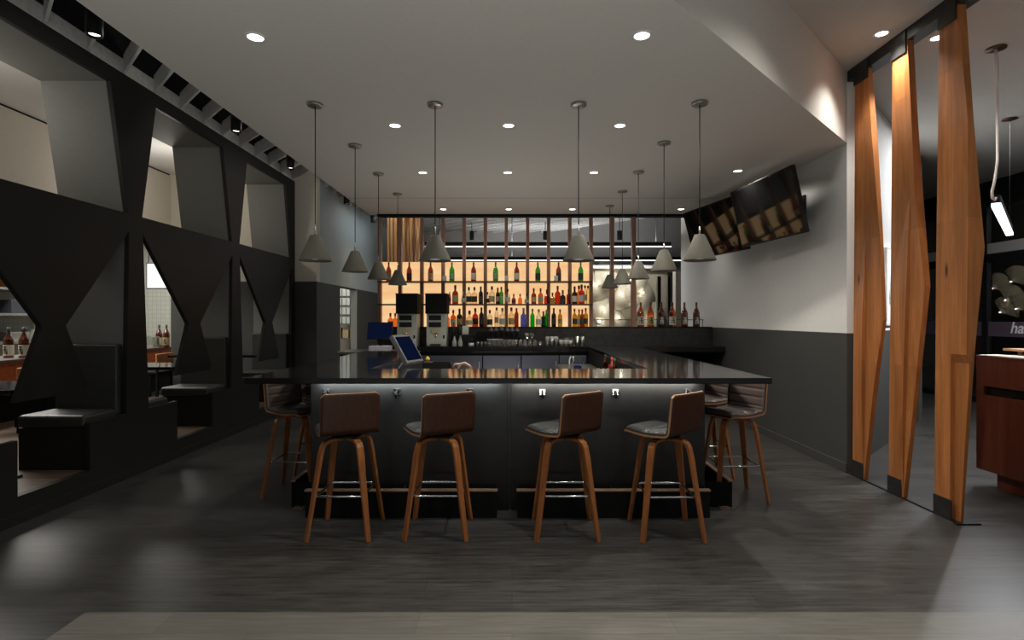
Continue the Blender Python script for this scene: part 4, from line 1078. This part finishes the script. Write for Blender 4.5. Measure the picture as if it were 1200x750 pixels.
for k in range(4):
    o = MB().box(-.07, .07, -.09, .1, 0, .2+.05*(k % 2)).build('cardboard_carton', 'tan_label', loc=(-4.2-.3+k*.19, 13.6, 1.012), bevel=.004)
    tag(o, 'small tan carton, %s from the wall under the binders on the lit rack' % ORD[k], 'carton', 'cartons on the lit rack')
struct(MB().box(-5.6, -3.365, 14.4, 14.5, 0, 4.6).build('wall_storage', 'wall_beige'))

# ------------------------------------------------------------------ booths
def bench(y_back, sgn, label):
    """seat whose back stands at y_back; sgn -1: seat extends towards the camera"""
    t = thing('booth_bench', label, 'booth bench', (XL-.34, y_back, .2), 0, 'black leather booth benches')
    s = sgn; L = .46
    y0_, y1_ = sorted((s*.001, s*L)); 
    w = MB(); w.box(-.285, .29, y0_, y1_, 0, .36); w.build('base', 'lattice_black', t)
    y0_, y1_ = sorted((s*.09, s*(L+.015)))
    MB().box(-.29, .292, y0_, y1_, .362, .47).build('seat_cushion', 'leather_booth', t, bevel=.03, seg=4)
    y0_, y1_ = sorted((s*.002, s*.085))
    MB().box(-.29, .285, y0_, y1_, .40, 1.06).build('back_cushion', 'leather_booth', t, bevel=.022, seg=4)
nm = ['nearest', 'middle', 'farthest']
for k in (-1, 0, 1):
    bench(7.035+1.9*k, -1, 'black leather booth bench in the %s lattice opening, facing the entry' % nm[k+1])
    bench(5.33+1.9*k+.0, 1, 'black leather booth bench in the %s lattice opening, with its back to the entry' % nm[k+1])
    t = thing('booth_table', 'glossy black booth table in the %s lattice opening' % nm[k+1], 'table', (XL-.06, 6.18+1.9*k, .2))
    MB().box(-1.25, 0, -.30, .30, .74, .775).build('tabletop', 'stone_black', t, bevel=.003)
    MB().tube([(-.6,0,.02),(-.6,0,.74)], .035, seg=14).build('pedestal', 'black_metal', t)
    MB().box(-.85,-.35,-.2,.2,0,.02).build('foot', 'black_metal', t, bevel=.004)
# sushi counter
t = thing('sushi_counter', 'long sushi counter with orange wood front and grey stone top', 'counter', (-6.25, 0, .2))
MB().box(-.75, .02, 1.0, 11.6, .75, .785).build('stone_top', 'granite_grey', t, bevel=.004)
MB().box(-.7, -.02, 1.0, 11.6, .36, .749).build('wood_front', 'orange_wood', t)
MB().box(-.65, -.10, 1.0, 11.6, 0, .359).build('plinth', 'black_matte', t)
for i, (px_, Y, lb) in enumerate(((10,7.1,'brown sake bottle on the sushi counter, booth end, first of the near pair'),(28,7.1,'brown sake bottle on the sushi counter, booth end, second of the near pair'),
                                  (186.5,9.85,'brown sake bottle on the sushi counter, first of the far pair'),(195,9.85,'brown sake bottle on the sushi counter, second of the far pair'))):
    bottle('sake', .40, 'glass_brown', 'paper_label' if i != 3 else 'tan_label', 'cap_black', (wx(px_,Y), Y, .986), lb, 'large sake bottles on the sushi counter', mark='ink', seg=24)
cp = None; n_ = 0
for y in (2.6, 3.9, 5.3, 6.35, 7.6, 8.75, 9.9):
    lb = 'low orange wood chair along the sushi counter, %s from the entry' % ORD[n_]; n_ += 1
    if cp is None:
        cp = thing('dining_chair', lb, 'chair', (-5.75, y, .2), 0, 'orange wood chairs at the sushi counter')
        MB().box(-.2,.2,-.2,.2,.42,.46).build('seat', 'black_matte', cp, bevel=.01)
        k = MB(); k.box(.17,.2,-.21,.21,.60,.74); k.build('backrest', 'chair_wood', cp, bevel=.01)
        for sx in (-.17,.18):
            for sy in (-.18,.18): MB().box(sx-.015,sx+.015,sy-.015,sy+.015,0,.42 if sx < 0 else .62).build('leg', 'black_matte', cp)
    else: place(copy_tree(cp), (-5.75, y, .2), label=lb)
# kitchen equipment
t = thing('kitchen_hood', 'stainless kitchen hood with a bright light strip, behind the sushi counter', 'hood', (-9.0, 8.3, 2.35))
w = MB(); w.hexa([(-.5,-2.5,0),(.45,-2.5,0),(.45,2.5,0),(-.5,2.5,0),(-.5,-2.5,.6),(.1,-2.5,.6),(.1,2.5,.6),(-.5,2.5,.6)]); w.build('canopy', 'brushed_steel', t)
MB().box(.2,.4,-2.4,2.4,-.03,-.001).build('light_strip', 'lightbox', t)
t = thing('kitchen_shelf', 'steel kitchen shelving stacked with pans and containers behind the sushi counter', 'shelf', (-9.1, 8.7, .2))
for z in (.85, 1.35, 1.8): MB().box(-.38,.3,-2.2,2.2,z,z+.04).build('shelf', 'brushed_steel', t)
for y in (-2.15, 0, 2.15):
    for x in (-.35,.27): MB().tube([(x,y,0),(x,y,1.85)], .02).build('post', 'brushed_steel', t)
k = 0
for z in (1.09, 1.59, 2.04):
    for y in (6.9, 7.35, 7.9, 8.5, 9.2, 9.9, 10.4):
        m_ = ('brushed_steel', 'white_glaze', 'steel_glow', 'pos_grey', 'chair_wood')[k % 5]
        h_ = .16+.1*((k*37) % 5)/5
        w = MB(); w.hexa([(-.13,-.16,0),(.13,-.16,0),(.13,.16,0),(-.13,.16,0),(-.15,-.19,h_),(.15,-.19,h_),(.15,.19,h_),(-.15,.19,h_)])
        o = w.build('food_container', m_ if m_ != 'steel_glow' else 'fridge_door', loc=(-9.05, y, z+.003), bevel=.01)
        tag(o, 'rectangular container on the kitchen shelving, %s board, %s from the entry' % (('lower','middle','upper')[int(k/7)], ORD[k % 7]), 'container', 'containers on the kitchen shelving'); k += 1
# hanging light box
Y = 10.2
t = thing('hanging_light_box', 'white glowing menu light box with a black frame hanging over the sushi counter', 'light box', (wx(187,Y), Y, wz(323,Y)))
a = .30*Y/8
MB().box(-.235,.5,-.02,.04,-.25,.24).build('frame', 'black_metal', t, bevel=.003)
MB().box(-.215,.48,-.024,-.0205,-.23,.22).build('lit_face', 'lightbox', t)
MB().tube([(-.2,0,.24),(-.2,0,ZH-wz(323,Y))], .006).build('hanger', 'black_metal', t); MB().tube([(.45,0,.24),(.45,0,ZH-wz(323,Y))], .006).build('hanger', 'black_metal', t)
o = MB().box(-.14,.14,-.1,.1,0,.2).build('glass_display_case', 'glass_tumbler', loc=(wx(174,9.6), 9.6, .987), bevel=.02); tag(o, 'small clear display case on the sushi counter before the far bottles', 'display case')
t = thing('kitchen_fill_panel', 'unseen flat light panel added over the kitchen behind the booths', 'ceiling light', (-7.6, 7.6, ZH))  # panel hidden by the bulkhead, added to light the kitchen
MB().box(-.3,.3,-2.0,2.0,-.06,-.001).build('housing', 'white_glaze', t)
MB().box(-.27,.27,-1.97,1.97,-.065,-.061).build('diffuser', 'lightbox', t)
lamp('AREA', (-7.6, 7.6, ZH-.08), 300, (1,.96,.88), 1.2, size_y=4, name='kitchen_fill')  # main added kitchen fill, just below the unseen panel
lamp('AREA', (-7.2, 11.2, 3.2), 45, (1,.98,.92), .8, name='kitchen_end_fill')  # extra fill added for the tiled end wall
for y in (4.3, 7.6): lamp('POINT', (-4.75, y, 3.25), 17, (1,.94,.86), .15, name='booth_fill')  # bare fills added over the booths, no fixtures

# ------------------------------------------------------------------ room light: spot and LED beams, plus added fill lamps
for y in (3.95, 5.98, 7.45): lamp('SPOT', (-3.02, y, H+2.10), 4 if y < 4 else 9, (1,.93,.82), .06, angle=90, blend=.9, name='spot_beam')
def aim(o, tgt):
    o.rotation_euler = (Vector(tgt)-o.location).to_track_quat('-Z', 'Y').to_euler(); return o
for y in (4.6, 6.4, 8.2): lamp('POINT', (-2.75, y, H+2.25), 2.4, (1,.95,.88), .08, name='slot_fill')  # added fills brightening the slot baffles, not part of the rail
lamp('AREA', (5.12, 5.69, H+.97), 55, (.95,.97,1), 2.3, size_y=.06, rot=(0,0,R(45.5)), name='led_beam')
lamp('AREA', (12.2, 12.5, 5.6), 140, (1,.93,.84), 2.0, name='patio_fill')  # added fill for the backdrop and chairs beyond the windows
lamp('AREA', (-2.6, 11.2, 3.7), 9, (.86,.95,1), .5, size_y=2.0, name='passage_fill')  # cool fill added over the passage, no lamp hangs there
lamp('AREA', (6.0, 6.3, ZH-.05), 100, (.95,.97,1), 1.5, size_y=1.5, name='entry_fill')  # fixtureless fill added to lift the dark entry side
lamp('AREA', (-.2, -.3, .25), 78, (.98,.98,.95), 5.0, size_y=1.2, rot=(PI-R(4),0,0), name='ceiling_fill')  # low upward fill added to brighten the ceiling, no real uplighter
lamp('AREA', (-.1, 6.8, .3), 18, (1,.97,.92), 1.1, size_y=2.4, rot=(PI,0,0), name='bar_well_fill')  # added upward fill hidden in the bar well for the rear ceiling
W = bpy.data.worlds.new('world'); S.world = W; W.use_nodes = True
bg = W.node_tree.nodes['Background']; bg.inputs['Color'].default_value = (.97, .99, 1, 1); bg.inputs['Strength'].default_value = .15

# ------------------------------------------------------------------ camera
cd = bpy.data.cameras.new('camera'); cam = bpy.data.objects.new('camera', cd); COL.objects.link(cam); S.camera = cam
cam.location = (0, 0, H); cam.rotation_euler = (PI/2, 0, 0)
cd.sensor_width = 36; cd.lens = 36*F/1200; cd.shift_y = -2/1200; cd.clip_start = .05
S.view_settings.view_transform = 'Standard'; S.view_settings.look = 'None'; S.view_settings.gamma = 1; S.view_settings.use_curve_mapping = False
S.view_settings.exposure = 0
S.cycles.use_denoising = True
S.cycles.max_bounces = 8; S.cycles.transparent_max_bounces = 16; S.cycles.sample_clamp_indirect = 4
S.cycles.caustics_reflective = False; S.cycles.caustics_refractive = False
